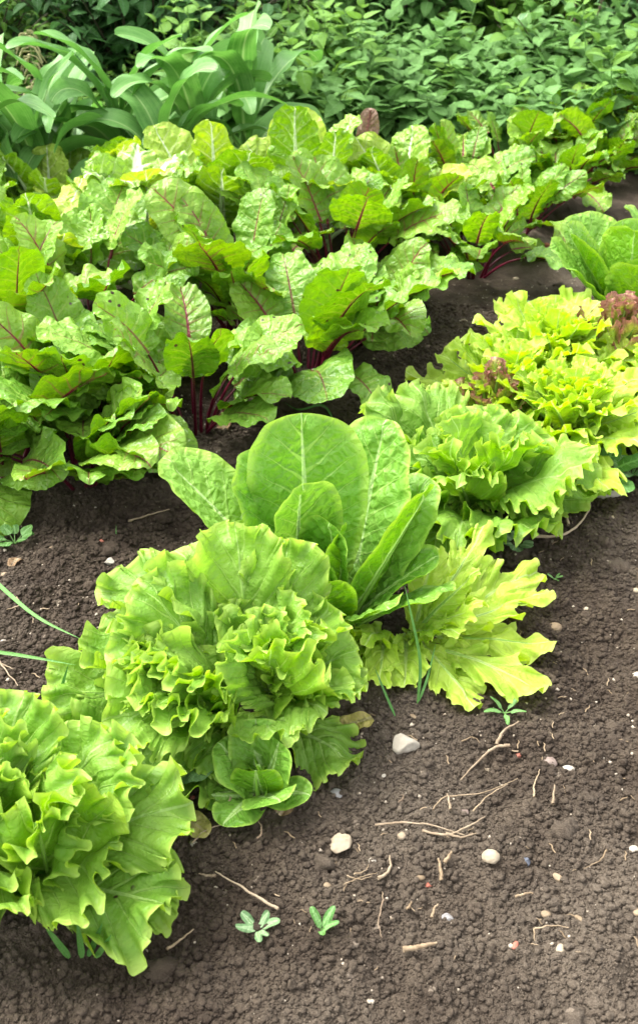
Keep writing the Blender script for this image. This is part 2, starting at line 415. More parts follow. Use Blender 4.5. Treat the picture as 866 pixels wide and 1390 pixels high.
def leaf_geo(L=.2, W=.12, P=0., k=.2, q=.8, e=1.4, tipf=.93, nt=81, ns=12, el=(60, 20), b=1., cup=0., fold=0., roll=0., twist=0.,
             frill=(), lobes=None, und=(.006, 14.), blis=0., nv=8, jag=0., side_bend=0., az=0., org=(0, 0, 0), seed=None, base_w=0.):
    if seed is None: _leafseed[0] += 1; seed = _leafseed[0]
    r = np.random.default_rng(seed)
    t = np.linspace(-1, 1, nt); tau = np.abs(t); sg = np.sign(t); sg[sg == 0] = 1
    th = np.pi * tau
    ymg = L * (1 + np.cos(th)) / 2
    sn = np.maximum(np.sin(th), 0) ** q
    xm = sn * (1 + k * np.cos(th)); xm = W / 2 * xm / xm.max() + base_w * tau ** 4
    xm = xm * sg * (1 + .10 * vnoise(t * 2, t * 0, seed))
    ymid = L * tipf * (1 - tau) ** e
    mx, my = xm, ymg + .03 * L * vnoise(t * 3, t * 0 + 5, seed)
    dx, dy = mx, my - ymid
    arc = np.concatenate([[0], np.cumsum(np.hypot(np.diff(mx), np.diff(my)))])
    mul = np.ones(nt)
    if lobes:
        n, dep, pw = lobes
        ph = np.pi * n * arc / arc[-1] + 1.2 * vnoise(t * n * .3, t * 0, seed + 2)
        mul = 1 - dep * np.abs(np.cos(ph)) ** pw * (.7 + .5 * vnoise(t * n * .5, t * 0 + 3, seed)) * np.clip(tau * 6, .25, 1)
    if jag: mul = mul * (1 + jag * 2.2 * vnoise(arc * 62, t * 0, seed + 3) + jag * vnoise(arc * 160, t * 0, seed + 4) + jag * vnoise(arc * 330, t * 0, seed + 5) * .7)
    dx, dy = dx * mul, dy * mul
    s = np.linspace(0, 1, ns) ** .85
    S = s[None, :]; x = dx[:, None] * S; y = ymid[:, None] + dy[:, None] * S
    flat = np.stack([x, y], -1)
    z = np.zeros_like(x)
    # margin direction
    tx = np.gradient(mx); ty = np.gradient(my); tl = np.hypot(tx, ty) + 1e-9; tx, ty = tx / tl, ty / tl
    basefade = np.clip((1 - tau) * 5, 0, 1)[:, None]
    for (A, lam, p, loop) in frill:
        ph = 2 * np.pi * arc / lam + 2.6 * vnoise(arc / lam * .45, t * 0, seed + 11) + r.uniform(0, 6)
        am = A * (.75 + .55 * vnoise(arc / lam * .3, t * 0 + 9, seed + 13))
        am = am[:, None] * S ** p * basefade
        z = z + am * np.sin(ph)[:, None]
        sh = -loop * am * np.sin(2 * ph)[:, None]
        x = x + sh * tx[:, None]; y = y + sh * ty[:, None]
        rad = loop * .5 * am * np.cos(ph)[:, None]
        x = x + rad * -ty[:, None] * 0; y = y + rad * .3
    if und[0]: z = z + und[0] * (vnoise(flat[..., 0] * und[1], flat[..., 1] * und[1], seed) + .5 * vnoise(flat[..., 0] * und[1] * 2.3, flat[..., 1] * und[1] * 2.3, seed + 1)) * np.clip(S * 2.5, .15, 1)
    if blis:
        ph = tau[:, None] * nv + np.where(x > 0, .37, 0) + .25 * vnoise(flat[..., 0] * 14, flat[..., 1] * 14, seed)
        q1 = np.abs(np.sin(np.pi * (ph - .5)))
        cell = .5 + .5 * vnoise(flat[..., 0] * 75, flat[..., 1] * 75, seed + 8)
        z = z + blis * np.sqrt(q1 + .01) * np.clip(S * 3, 0, 1) * np.clip((1 - S) * 2.5, .3, 1) * (.45 + cell)
    z = z + fold * np.abs(x)
    if cup:
        zc = (1 - np.cos(cup * x)) / cup; xc = np.sin(cup * x) / cup
        nx_ = -np.sin(cup * x); nz_ = np.cos(cup * x)
        x, z = xc + nx_ * z, zc + nz_ * z
    return _place(x, y, z, flat, tau, S, L, P, el, b, roll, twist, side_bend, az, org, nt, ns, seed, sg)


def spine_fn(L, P, el, b, side_bend):
    u = np.linspace(0, 1, 90); a = np.radians(el[0] + (el[1] - el[0]) * u ** b); ds = (L + P) / 89
    sb = side_bend * u ** 1.5
    cy, cz, cx = np.cos(a) * np.cos(sb), np.sin(a), np.cos(a) * np.sin(sb)
    z0 = np.zeros(1)
    return u * (L + P) - P, a, np.concatenate([z0, np.cumsum(cx)[:-1] * ds]), np.concatenate([z0, np.cumsum(cy)[:-1] * ds]), np.concatenate([z0, np.cumsum(cz)[:-1] * ds]), sb


def to_world(x, yv, z, L, P, el, b, roll, twist, side_bend, az, org):
    uu, a, sx, sy, sz, sb = spine_fn(L, P, el, b, side_bend)
    A = np.interp(yv, uu, a); px = np.interp(yv, uu, sx); py = np.interp(yv, uu, sy); pz = np.interp(yv, uu, sz); SB = np.interp(yv, uu, sb)
    over = yv - np.clip(yv, -P, L); py = py + over * np.cos(A); pz = pz + over * np.sin(A)
    rl = np.radians(roll + twist * (yv + P) / (L + P))
    c, s_ = np.cos(rl), np.sin(rl); x, z = x * c - z * s_, x * s_ + z * c
    X = px + x * np.cos(SB); Yy = py - z * np.sin(A) - x * np.sin(SB); Zz = pz + z * np.cos(A)
    g = math.radians(az - 90); cg, sg_ = math.cos(g), math.sin(g)
    return np.stack([X * cg - Yy * sg_ + org[0], X * sg_ + Yy * cg + org[1], Zz + org[2]], -1)


def _place(x, y, z, flat, tau, S, L, P, el, b, roll, twist, side_bend, az, org, nt, ns, seed, sg):
    V = to_world(x, y, z, L, P, el, b, roll, twist, side_bend, az, org).reshape(-1, 3)
    # margin t = -1..1 gives the left half, then the tip, then the right half; the midrib points coincide pairwise
    i = np.arange(nt - 1)[:, None] * ns; j = np.arange(ns - 1)[None, :]
    F = np.stack([i + j, i + j + 1, i + ns + j + 1, i + ns + j], -1).reshape(-1, 4)
    T = np.repeat(tau[:, None], ns, 1).ravel()
    fx = flat[..., 0]
    lf = np.stack([fx + 1e-5 * sg[:, None], np.clip(flat[..., 1] / L, 0, 1), np.repeat(S, nt, 0)], -1).reshape(-1, 3)
    cs = np.stack([flat[..., 0], flat[..., 1], np.full(fx.shape, seed * .731)], -1).reshape(-1, 3)
    # face the upper side up
    return V, F, {'lf': lf, 'cs': cs, 'tt': T}


PRE = {
    'batavia': dict(L=.17, W=.17, k=.42, q=.62, e=2.0, tipf=.72, nt=381, ns=22, und=(.018, 17.), blis=.0034, nv=9, base_w=.006,
                    frill=((.016, .085, 2.0, .35), (.0125, .030, 4.0, .38), (.0050, .0120, 7., .35)), jag=.018),
    'cos': dict(L=.19, W=.12, k=.22, q=.72, e=1.4, tipf=.93, nt=121, ns=22, und=(.006, 12.), blis=.0062, nv=11, base_w=.008,
                frill=((.004, .06, 2.2, .2),), jag=.004),
    'lime': dict(L=.16, W=.13, k=.35, q=.7, e=1.7, tipf=.8, nt=241, ns=16, und=(.012, 18.), blis=.0022, nv=7, base_w=.005,
                 frill=((.011, .055, 1.8, .35), (.007, .023, 3., .4), (.002, .010, 5., .3)), lobes=(8, .52, 1.3), jag=.02),
    'beet': dict(L=.15, W=.10, P=.14, k=-.12, q=.75, e=1.3, nt=121, ns=16, und=(.009, 15.), blis=.0045, nv=8,
                 frill=((.008, .055, 2.2, .3), (.0022, .017, 4., .3)), jag=.010),
    'chard': dict(L=.20, W=.14, P=.12, k=-.05, q=.7, e=1.3, nt=141, ns=18, und=(.011, 12.), blis=.0065, nv=8,
                  frill=((.009, .06, 2., .35), (.0025, .02, 4., .3)), jag=.006),
    'corn': dict(L=.50, W=.06, k=-.1, q=.75, e=1.0, tipf=1., nt=121, ns=7, und=(.0, 8.), fold=.25,
                 frill=((.006, .12, 1.6, .1),), jag=0),
    'round': dict(L=.035, W=.028, P=.02, k=0, q=.7, e=1.4, nt=31, ns=6, und=(.001, 40), frill=((.001, .02, 2, .1),), jag=.0),
}
STALK = {'batavia': ('midrib', 'palestalk', .0045, 1.9), 'cos': ('midrib', 'palestalk', .0042, 1.5), 'lime': ('midrib', 'palestalk', .0032, 1.5),
         'beet': ('stalk', 'redstalk', .0038, 1.0), 'chard': ('stalk', 'whitestalk', .0075, 1.3), 'round': ('stalk', 'greenstalk', .0009, 1.)}


def add_leaf(root, pre, mat=None, stalk=None, label=None, name='leaf', pr=None, **kw):
    d = dict(PRE[pre]); d.update(kw)
    if pre in ('batavia', 'lime'):                            # smaller leaves carry smaller frills
        q_ = min(1.1, max(.45, d['L'] / .17)); d['frill'] = tuple((A * q_, lam * q_ ** .5, p, lo) for A, lam, p, lo in d['frill'])
    V, F, at_ = leaf_geo(**d)
    me = make_mesh(name, V, F, M[mat or pre], at_)
    o = link(name, me, root)
    if label: o['label'] = label
    st = STALK.get(pre)
    if st:
        L, P = d['L'], d.get('P', 0.)
        y = np.linspace(-P, L * .80, 26); rr = (pr or st[2]) * (1 - .88 * ((y + P) / (L * .8 + P)) ** 1.1)
        c = to_world(np.zeros(26), y, -rr * (1.0 if pre in ('beet', 'chard') else .92), L, P, d.get('el', (60, 20)), d.get('b', 1.), d.get('roll', 0), d.get('twist', 0),
                     d.get('side_bend', 0), d.get('az', 0), d.get('org', (0, 0, 0)))
        Vt, Ft = tube(c, rr, 8)
        link(st[0], make_mesh(st[0], Vt, Ft, M[stalk or st[1]]), o)
    return o


# ------------------------------------------------------------------ lettuces
def lettuce_root(name, px, py, label, group='lettuces growing in the front row'):
    p = on_ground(px, py)
    return empty(name, p, label, 'lettuce', group)


GOLD = 137.5


def rosette(root, pre, n, Lr, Wr, elr, seed, mat=None, az0=0., heart=(0, 0, 0), el_end=(0, 90), cupr=(2, 12), rad=.02, skip=None, mats=None, **kw):
    """n leaves from outermost to innermost; *r pairs run from outer to inner."""
    r = random.Random(seed)
    for i in range(n):
        u = i / max(1, n - 1)
        mix = lambda a, t=u: a[0] + (a[1] - a[0]) * t
        az = az0 + i * GOLD + r.uniform(-12, 12)
        if skip and skip(az % 360, u): continue
        L = mix(Lr) * r.uniform(.88, 1.12); W = mix(Wr) * r.uniform(.85, 1.15)
        a = math.radians(az); h = mix((.0, 1.)); rr = rad * (1 - u)
        org = (heart[0] * h + rr * math.cos(a), heart[1] * h + rr * math.sin(a), .01 + heart[2] * h)
        e0 = mix(elr) + r.uniform(-7, 7); e1 = mix(el_end) + r.uniform(-12, 12)
        mt = mat if not mats else r.choice(mats)
        add_leaf(root, pre, mt, az=az, el=(e0, e1), L=L, W=W, cup=mix(cupr) * r.uniform(.6, 1.4), org=org, roll=r.uniform(-14, 14), **kw)


# front left batavia, cut by the frame's edge
l1 = lettuce_root('batavia_lettuce', 36, 1212, 'frilly pale green lettuce at the left edge, nearest to the viewer, with broad crinkled leaves')
rosette(l1, 'batavia', 9, (.15, .14), (.19, .17), (22, 50), 11, az0=20, el_end=(-5, 60), cupr=(1.5, 5), heart=(-.01, .0, .03),
        skip=lambda a, u: 270 < a < 345 and u < .8)
for az, e0, e1, L, W, org, rl, cp in (
        (-22, 30, 6, .170, .13, (.03, .0, .01), -10, 2.), (8, 36, 16, .18, .13, (.03, .02, .03), -14, 2.), (24, 50, 30, .16, .12, (.02, .02, .05), 10, 3.),
        (40, 55, 34, .16, .13, (.01, .02, .05), 8, 3.), (75, 62, 44, .17, .13, (-.03, .02, .06), 0, 3.), (100, 66, 60, .16, .13, (-.03, .02, .06), 12, 3.),
        (-66, 70, 86, .19, .17, (.03, .0, .0), 6, 4.), (-38, 74, 74, .17, .13, (.03, .01, .03), -20, 5.), (-84, 62, 62, .16, .15, (-.04, -.0, .0), 8, 4.),
        (120, 60, 55, .17, .13, (-.05, .02, .05), 0, 3.), (-110, 56, 60, .16, .16, (-.06, .01, .0), 0, 3.)):
    add_leaf(l1, 'batavia', 'batavia_holed' if az == -22 else None, az=az, el=(e0, e1), L=L, W=W, org=org, roll=rl, cup=cp)
for i in range(7):
    add_leaf(l1, 'batavia', az=i * 100 + 20, el=(75, 115), L=.13, W=.12, cup=9, org=(-.03 + .01 * (i % 2), .01, .07))

# second batavia, the biggest, opening to the right
l2 = lettuce_root('batavia_lettuce', 335, 985, 'largest frilly green lettuce, spreading wide to the left with a curled open heart')
for az, e0, e1, L, W, org, rl, cp in (
        (188, 22, 4, .25, .14, (-.02, .0, .04), 12, 2.5), (168, 40, 6, .20, .15, (-.03, .02, .05), -18, 1.5), (208, 24, -4, .205, .17, (-.02, -.01, .03), 14, 2.),
        (232, 12, -6, .19, .14, (-.02, -.02, .01), 0, 1.), (146, 44, 26, .22, .12, (-.03, .03, .05), 22, 5.), (122, 60, 40, .185, .13, (-.03, .03, .07), -24, 4.),
        (100, 64, 64, .215, .14, (.005, .03, .06), 6, 3.5), (80, 62, 52, .19, .12, (.04, .03, .06), -12, 4), (180, 56, 24, .18, .13, (-.03, .01, .06), -12, 4.), (218, 46, 14, .17, .14, (-.03, -.02, .05), 10, 3.),
        (156, 64, 50, .19, .13, (-.03, .0, .06), 18, 4.), (198, 62, 44, .16, .13, (-.04, -.02, .05), 8, 5.),
        (256, 24, -5, .12, .11, (.0, -.01, .02), 0, 1.), (282, 40, 16, .115, .11, (.02, -.01, .04), 14, 3.), (308, 44, 12, .11, .12, (.05, .0, .05), -10, 3.),
        (340, 44, 10, .12, .11, (.055, .0, .05), 12, 3.), (8, 46, 22, .125, .11, (.05, .01, .05), -12, 3.), (40, 58, 44, .13, .11, (.05, .02, .06), 8, 4.),
        (325, 20, -8, .13, .10, (.04, -.01, .01), 0, 1.)):
    add_leaf(l2, 'batavia', 'batavia_holed' if az == 232 else None, az=az, el=(e0, e1), L=L, W=W, org=org, roll=rl, cup=cp)
r_ = random.Random(8)
for i, az in enumerate((205, 165, 232, 135, 190, 250, 150, 222)):
    add_leaf(l2, 'batavia', az=az + r_.uniform(-8, 8), el=(r_.uniform(56, 72), r_.uniform(30, 66)), L=r_.uniform(.14, .175), W=r_.uniform(.12, .155), cup=r_.uniform(4, 9), roll=r_.uniform(-22, 22),
             org=(-.02 - .045 * (i % 3) / 2 + .01, -.01 + .03 * math.sin(math.radians(az)), .035))
r_ = random.Random(5)
for i in range(13):
    u = i / 12
    add_leaf(l2, 'batavia', az=250 + i * GOLD, el=(66 + 14 * u, 66 + 50 * u), L=.145 - .055 * u, W=.14 - .04 * u, cup=5 + 9 * u,
             org=(.035 + .02 * math.cos(i * 2.4) * (1 - u), .0 + .02 * math.sin(i * 2.4) * (1 - u), .055), roll=r_.uniform(-15, 15))

# little smooth lettuce tucked under it
l2b = lettuce_root('butterhead_lettuce', 352, 1078, 'small smooth round leaved lettuce tucked under the largest frilly lettuce')
for az, e0, e1, L, W, rl, cp in ((95, 62, 50, .095, .075, 0, 4), (30, 60, 80, .085, .075, -15, 9), (150, 50, 45, .085, .065, 0, 5), (300, 45, 35, .075, .075, 0, 7),
                                 (235, 25, 0, .075, .06, 0, 3), (340, 35, 10, .075, .05, 0, 3), (265, 60, 95, .07, .065, 0, 14), (20, 75, 100, .06, .055, 0, 16), (190, 20, 0, .07, .05, 0, 2)):
    add_leaf(l2b, 'cos', az=az, el=(e0, e1), L=L, W=W, roll=rl, cup=cp, blis=.0022, nt=71, ns=14)

# cos lettuce
l3 = lettuce_root('cos_lettuce', 440, 850, 'upright smooth green cos lettuce with big rounded leaves, behind the largest frilly lettuce')
for az, e0, e1, L, W, org, rl, cp in (
        (100, 72, 78, .285, .165, (-.02, .045, .0), 0, 4.5), (62, 68, 64, .27, .125, (.035, .045, .0), 10, 5), (132, 68, 66, .24, .11, (-.04, .03, .0), -8, 6),
        (156, 57, 34, .30, .145, (-.03, .01, .0), -8, 8), (112, 70, 108, .225, .115, (-.03, .02, .0), -16, 10), (40, 58, 42, .22, .10, (.04, .02, .0), 0, 5),
        (22, 60, 58, .24, .11, (.025, -.015, .0), 56, 5), (-20, 46, 30, .175, .11, (.03, -.01, .0), 20, 4), (3, 52, 36, .17, .10, (.03, .0, .0), 12, 6),
        (174, 60, 48, .19, .10, (-.02, .0, .0), 0, 7), (310, 52, 46, .15, .09, (.02, -.02, .0), 0, 7), (262, 64, 74, .15, .09, (.0, -.02, .0), 0, 8),
        (66, 74, 112, .18, .10, (.01, .005, .0), 18, 13), (230, 74, 88, .15, .09, (-.01, -.005, .0), 0, 12), (340, 76, 97, .17, .09, (.01, .0, .0), 0, 11)):
    L, W = L * 1.10, W * 1.14
    add_leaf(l3, 'cos', az=az, el=(e0, e1), L=L, W=W, org=org, roll=rl, cup=cp)

# lime loose leaf lettuce sprawling to the right
l3b = lettuce_root('oak_leaf_lettuce', 560, 868, 'lime green loose lettuce with lobed leaves sprawling flat over the bare soil')
for az, e0, e1, L, W, org, rl in (
        (54, 34, 8, .215, .085, (.01, .01, 0), 14), (33, 22, -4, .235, .095, (.02, 0, 0), -12), (10, 30, 2, .20, .085, (.02, 0, 0), 10), (-10, 16, -8, .185, .085, (.02, 0, 0), 0), (-36, 18, -8, .20, .095, (.01, -.01, 0), -10),
        (-62, 16, -10, .165, .085, (0, 0, 0), 12), (-95, 24, -10, .12, .07, (-.01, 0, 0), 0), (222, 26, -6, .18, .085, (-.03, 0, 0), 14), (243, 20, -10, .165, .085, (-.06, 0, 0), -8), (262, 32, 0, .13, .075, (-.04, 0, 0), 0),
        (190, 34, 5, .15, .08, (-.03, 0, 0), 0), (70, 50, 25, .15, .08, (0, 0, 0), 0), (20, 52, 30, .14, .075, (0, 0, .01), -14), (-20, 50, 24, .13, .075, (0, 0, .01), 14), (-50, 52, 20, .11, .07, (0, 0, .01), 0),
        (255, 55, 35, .11, .075, (-.05, 0, 0), 10), (300, 60, 30, .09, .07, (0, 0, 0), 0), (225, 60, 30, .12, .075, (-.07, -.01, 0), 0)):
    add_leaf(l3b, 'lime', lobes=(7, .62, 1.2), az=az, el=(e0, e1), L=L, W=W, org=org, roll=rl, cup=1.)

# third batavia, behind the cos
l4 = lettuce_root('batavia_lettuce', 640, 700, 'frilly green lettuce between the cos lettuce and the lime curly lettuces')
rosette(l4, 'batavia', 15, (.20, .13), (.17, .14), (26, 72), 23, az0=10, el_end=(2, 75), cupr=(1, 6), heart=(-.01, .0, .04), nt=321, ns=18)
for az, e0, e1, L, W, org, rl in ((-35, 48, 24, .21, .21, (.02, -.0, .03), 0), (150, 45, 25, .23, .17, (-.02, .02, .03), 0), (200, 30, 8, .21, .15, (-.02, 0, .02), 0), (120, 50, 30, .22, .17, (-.02, .02, .03), 0),
                                  (255, 34, 10, .17, .15, (-.01, -.02, .02), 0), (228, 18, -6, .19, .13, (-.01, -.02, .0), 0)):
    add_leaf(l4, 'batavia', az=az, el=(e0, e1), L=L, W=W, org=org, roll=rl, cup=1.5)

# lime curly lettuces and the red one among them
l5 = lettuce_root('curly_lettuce', 770, 600, 'lime yellow curly lettuce crowded with small ruffled leaves, nearest of its kind')
rosette(l5, 'lime', 42, (.20, .07), (.125, .075), (16, 78), 31, az0=0, el_end=(-5, 80), cupr=(1, 6), heart=(0, 0, .07), rad=.05, nt=161, ns=12)
l5b = lettuce_root('curly_lettuce', 880, 565, 'lime yellow curly lettuce cut by the right edge of the picture')
rosette(l5b, 'lime', 36, (.20, .08), (.12, .08), (18, 78), 33, az0=50, el_end=(-5, 80), cupr=(1, 6), heart=(0, 0, .07), rad=.05, nt=141, ns=12)
l5c = lettuce_root('curly_lettuce', 750, 512, 'lime yellow curly lettuce farthest back, beside the rounded green lettuce')
rosette(l5c, 'lime', 36, (.20, .08), (.12, .08), (20, 78), 35, az0=90, el_end=(0, 80), cupr=(1, 6), heart=(0, 0, .07), rad=.05, nt=121, ns=11)
l5d = lettuce_root('curly_lettuce', 690, 560, 'lime yellow curly lettuce leftmost of its kind, directly behind the frilly green one')
rosette(l5d, 'lime', 30, (.18, .07), (.12, .075), (20, 78), 37, az0=30, el_end=(0, 80), cupr=(1, 6), heart=(0, 0, .07), rad=.05, nt=141, ns=12)
l5r = lettuce_root('red_lettuce', 664, 585, 'small red tipped curly lettuce peeking out beside the frilly green lettuce', 'red tipped lettuces among the lime ones')
rosette(l5r, 'batavia', 20, (.085, .045), (.055, .04), (52, 84), 41, mat='red', el_end=(35, 85), cupr=(2, 8), rad=.04, nt=141, ns=10, heart=(0, 0, .10), und=(.006, 25.))
l5s = lettuce_root('red_lettuce', 828, 512, 'red tipped curly lettuce at the back by the right edge', 'red tipped lettuces among the lime ones')
rosette(l5s, 'batavia', 20, (.14, .06), (.07, .045), (62, 84), 43, mat='red', el_end=(50, 85), cupr=(2, 8), rad=.04, nt=101, ns=10, heart=(0, 0, .12), und=(.006, 25.))

# rounded cos lettuce far right
l6 = lettuce_root('cos_lettuce', 858, 448, 'rounded dark green smooth lettuce at the right edge, farthest along the row')
rosette(l6, 'cos', 22, (.29, .18), (.20, .13), (44, 84), 51, az0=200, el_end=(50, 100), cupr=(4, 11), rad=.03, nt=91, ns=16)
l7 = lettuce_root('cos_lettuce', 960, 395, 'smooth green lettuce mostly outside the right edge of the picture')
rosette(l7, 'cos', 14, (.25, .14), (.17, .11), (36, 84), 52, az0=20, el_end=(40, 100), cupr=(4, 11), rad=.03, nt=71, ns=12)


# ------------------------------------------------------------------ beets and chards
def rooted(name, px, py, label, cat, group):
    return empty(name, on_ground(px, py), label, cat, group)


def leafy(root, pre, n, seed, Lr=(.12, .17), Pr=(.10, .17), asp=.74, elr=(46, 82), drop=(35, 95), mats=('beet',), rad=.015, az0=None, az_w=None, nt=101, ns=13, facing=None):
    r = random.Random(seed)
    for i in range(n):
        u = i / max(1, n - 1)
        az = (az0 if az0 is not None else r.uniform(0, 360)) + i * GOLD + r.uniform(-15, 15)
        L = r.uniform(*Lr); P = r.uniform(*Pr); e0 = elr[0] + (elr[1] - elr[0]) * u + r.uniform(-6, 6)
        e1 = e0 - r.uniform(*drop) * (1.1 - .5 * u)
        a = math.radians(az)
        add_leaf(root, pre, r.choice(mats), az=az, el=(e0, e1), b=1.5, L=L, W=L * asp * r.uniform(.85, 1.2), P=P, cup=r.uniform(-1.5, 5), fold=r.uniform(0, .25),
                 roll=r.uniform(-28, 28), twist=r.uniform(-25, 25), org=(rad * math.cos(a), rad * math.sin(a), -.005), side_bend=r.uniform(-.3, .3), nt=nt, ns=ns)


GB = 'beetroot plants in the row on the left'
GC = 'chard plants behind the beetroots'
MB_ = ('beet', 'beet', 'beet', 'beet_red', 'beet_yellow')
beets = [
    (4, 645, 'nearest beetroot plant, at the left edge, with drooping leaves on crimson stalks', 13),
    (110, 650, 'low beetroot plant spreading onto the bare soil left of the cos lettuce', 11),
    (125, 590, 'beetroot plant second from the left edge, leaves held upright on dark crimson stalks', 14),
    (262, 578, 'beetroot plant with bare crimson stalks rising from the soil behind the cos lettuce', 14),
    (415, 515, 'beetroot plant on open soil behind the gap between cos and frilly lettuce', 13),
    (500, 460, 'beetroot plant whose outer leaves droop to the soil path, midway along the row', 13),
    (640, 372, 'beetroot plant with red veined leaves leaning over the path, beyond the middle of the row', 13),
    (700, 318, 'beetroot plant level with the rounded lettuce at the right edge', 11),
    (760, 268, 'beetroot plant second from the far end of the row', 10),
    (815, 240, 'beetroot plant at the far right end of the row', 10),
    (868, 228, 'beetroot plant cut by the right edge at the end of the row', 10),
]
for k_, (px, py, lab, n) in enumerate(beets):
    b_ = rooted('beetroot_plant', px, py, lab, 'beetroot plant', GB)
    z_ = 1.0 if k_ < 5 else .85 if k_ < 8 else .80
    leafy(b_, 'beet', n + 9, 60 + k_, mats=MB_, Lr=(.125 * z_, .185 * z_), Pr=(.07 * z_, (.12 if k_ == 1 else .175) * z_), rad=.03)
beets2 = [
    (20, 520, 'beetroot plant at the left edge with pale leaves veined in crimson, second rank', 12),
    (130, 470, 'beetroot plant in the second rank behind the upright one on the left', 12),
    (330, 450, 'beetroot plant in the second rank with a tall upright pink ribbed leaf', 12),
    (460, 385, 'beetroot plant in the second rank carrying a yellowish red veined leaf', 12),
    (560, 335, 'beetroot plant in the thick of the foliage beyond the middle of the row', 12),
    (625, 285, 'beetroot plant in the second rank in front of the nettles', 11),
    (690, 250, 'beetroot plant in the second rank near the far end, in front of the nettles', 10),
    (765, 225, 'beetroot plant in the second rank at the far end, against the nettles', 11),
    (835, 208, 'beetroot plant in the second rank beside the right edge', 11),
]
for k_, (px, py, lab, n) in enumerate(beets2):
    b_ = rooted('beetroot_plant', px, py, lab, 'beetroot plant', GB)
    z_ = 1.0 if k_ < 4 else .78 if k_ < 5 else .72
    leafy(b_, 'beet', n + 7, 80 + k_, mats=MB_ + ('beet_red',), Lr=(.13 * z_, .19 * z_), Pr=(.11 * z_, .22 * z_), elr=(52, 84), drop=(25, 85), rad=.03)
chards = [
    (60, 420, 'chard plant at the left edge, low broad crinkled leaves', 11),
    (200, 395, 'chard plant with a white ribbed leaf rosette opening on top', 12),
    (300, 365, 'chard plant right of the one with the white rosette', 11),
    (405, 345, 'chard plant with tall broad upright leaves and pale ribs, highest of the chards', 12),
    (480, 315, 'chard plant beside the wilted brown leaf', 11),
    (545, 322, 'chard plant farthest right among the chards', 9),
    (-20, 360, 'chard plant half outside the left edge', 9),
    (75, 335, 'chard plant at the back left, directly in front of the maize', 10),
    (150, 325, 'chard plant behind the one with the white ribbed rosette', 9),
]
for k_, (px, py, lab, n) in enumerate(chards):
    b_ = rooted('chard_plant', px, py, lab, 'chard plant', GC)
    leafy(b_, 'chard', n + 4, 100 + k_, mats=('chard', 'chard', 'chard', 'chard_yellow'), Lr=(.17, .22), Pr=(.08, .19 if k_ < 4 else .16 if k_ > 6 else .11), asp=.72, elr=(46, 84), drop=(25, 85), nt=111, ns=14)
    if k_ == 3:
        add_leaf(b_, 'chard', az=262, el=(84, 84), L=.24, W=.15, P=.17, roll=15, cup=2.)
        add_leaf(b_, 'chard', az=285, el=(80, 74), L=.20, W=.13, P=.17, roll=-20, cup=2., org=(.08, 0, 0))
    if k_ == 4:
        add_leaf(b_, 'chard', 'wilted', az=60, el=(80, 70), L=.12, W=.07, P=.22, roll=-30, cup=8., label='wilted brown leaf')
    if k_ == 1:
        for q_, a_ in enumerate((268, 325, 30, 95, 160, 215)):
            add_leaf(b_, 'chard', 'chard_white', az=a_, el=(86, 2), b=3.4, L=.13, W=.11, P=.245, pr=.008)
    if k_ == 2:
        add_leaf(b_, 'chard', 'chard_yellow', az=265, el=(86, 88), L=.20, W=.11, P=.20, roll=10, cup=3.)


# ------------------------------------------------------------------ maize
def maize(px, py, label, h, seed, n=7, L=.48):
    root = rooted('maize_plant', px, py, label, 'maize plant', 'young maize plants at the back left')
    r = random.Random(seed)
    pts = [(0.01 * math.sin(i), .01 * math.cos(i * 2), h * i / 8) for i in range(9)]
    V, F = tube(pts, [.014 - .0010 * i for i in range(9)], 10)
    link('stem', make_mesh('stem', V, F, M['greenstalk']), root)
    a0 = r.uniform(0, 180)
    for i in range(n):
        u = i / (n - 1)
        az = a0 + 180 * i + r.uniform(-40, 40)
        add_leaf(root, 'corn', az=az, el=(80 - 14 * (1 - u), (-70 + 80 * u) + r.uniform(-25, 20)), b=1.6, L=L * r.uniform(.8, 1.2) * (1 - .25 * u), W=r.uniform(.075, .115),
                 org=(0, 0, h * (.12 + .8 * u)), twist=r.uniform(-50, 50), roll=r.uniform(-15, 15), cup=4, side_bend=r.uniform(-.7, .7))
    return root


maize(175, 285, 'young maize plant in the middle of the patch, broad arching leaves', .26, 1, 10)
maize(270, 262, 'young maize plant right of the middle, beside the chard', .28, 4, 9)
maize(335, 250, 'young maize plant farthest right, with a bright upright leaf', .30, 7, 8)
maize(95, 275, 'young maize plant left of the middle, leaves bent over', .22, 9, 10)
maize(10, 285, 'young maize plant near the left edge, low and spreading', .22, 12, 10)
maize(-10, 330, 'tall maize plant at the left edge, one leaf rising blurred to the top corner', .42, 15, 8, .50)


maize(60, 305, 'young maize plant low in front of the others, just behind the chards at the left', .20, 21, 9)
maize(230, 300, 'young maize plant crowded low behind the chard with the white rosette', .20, 23, 8)

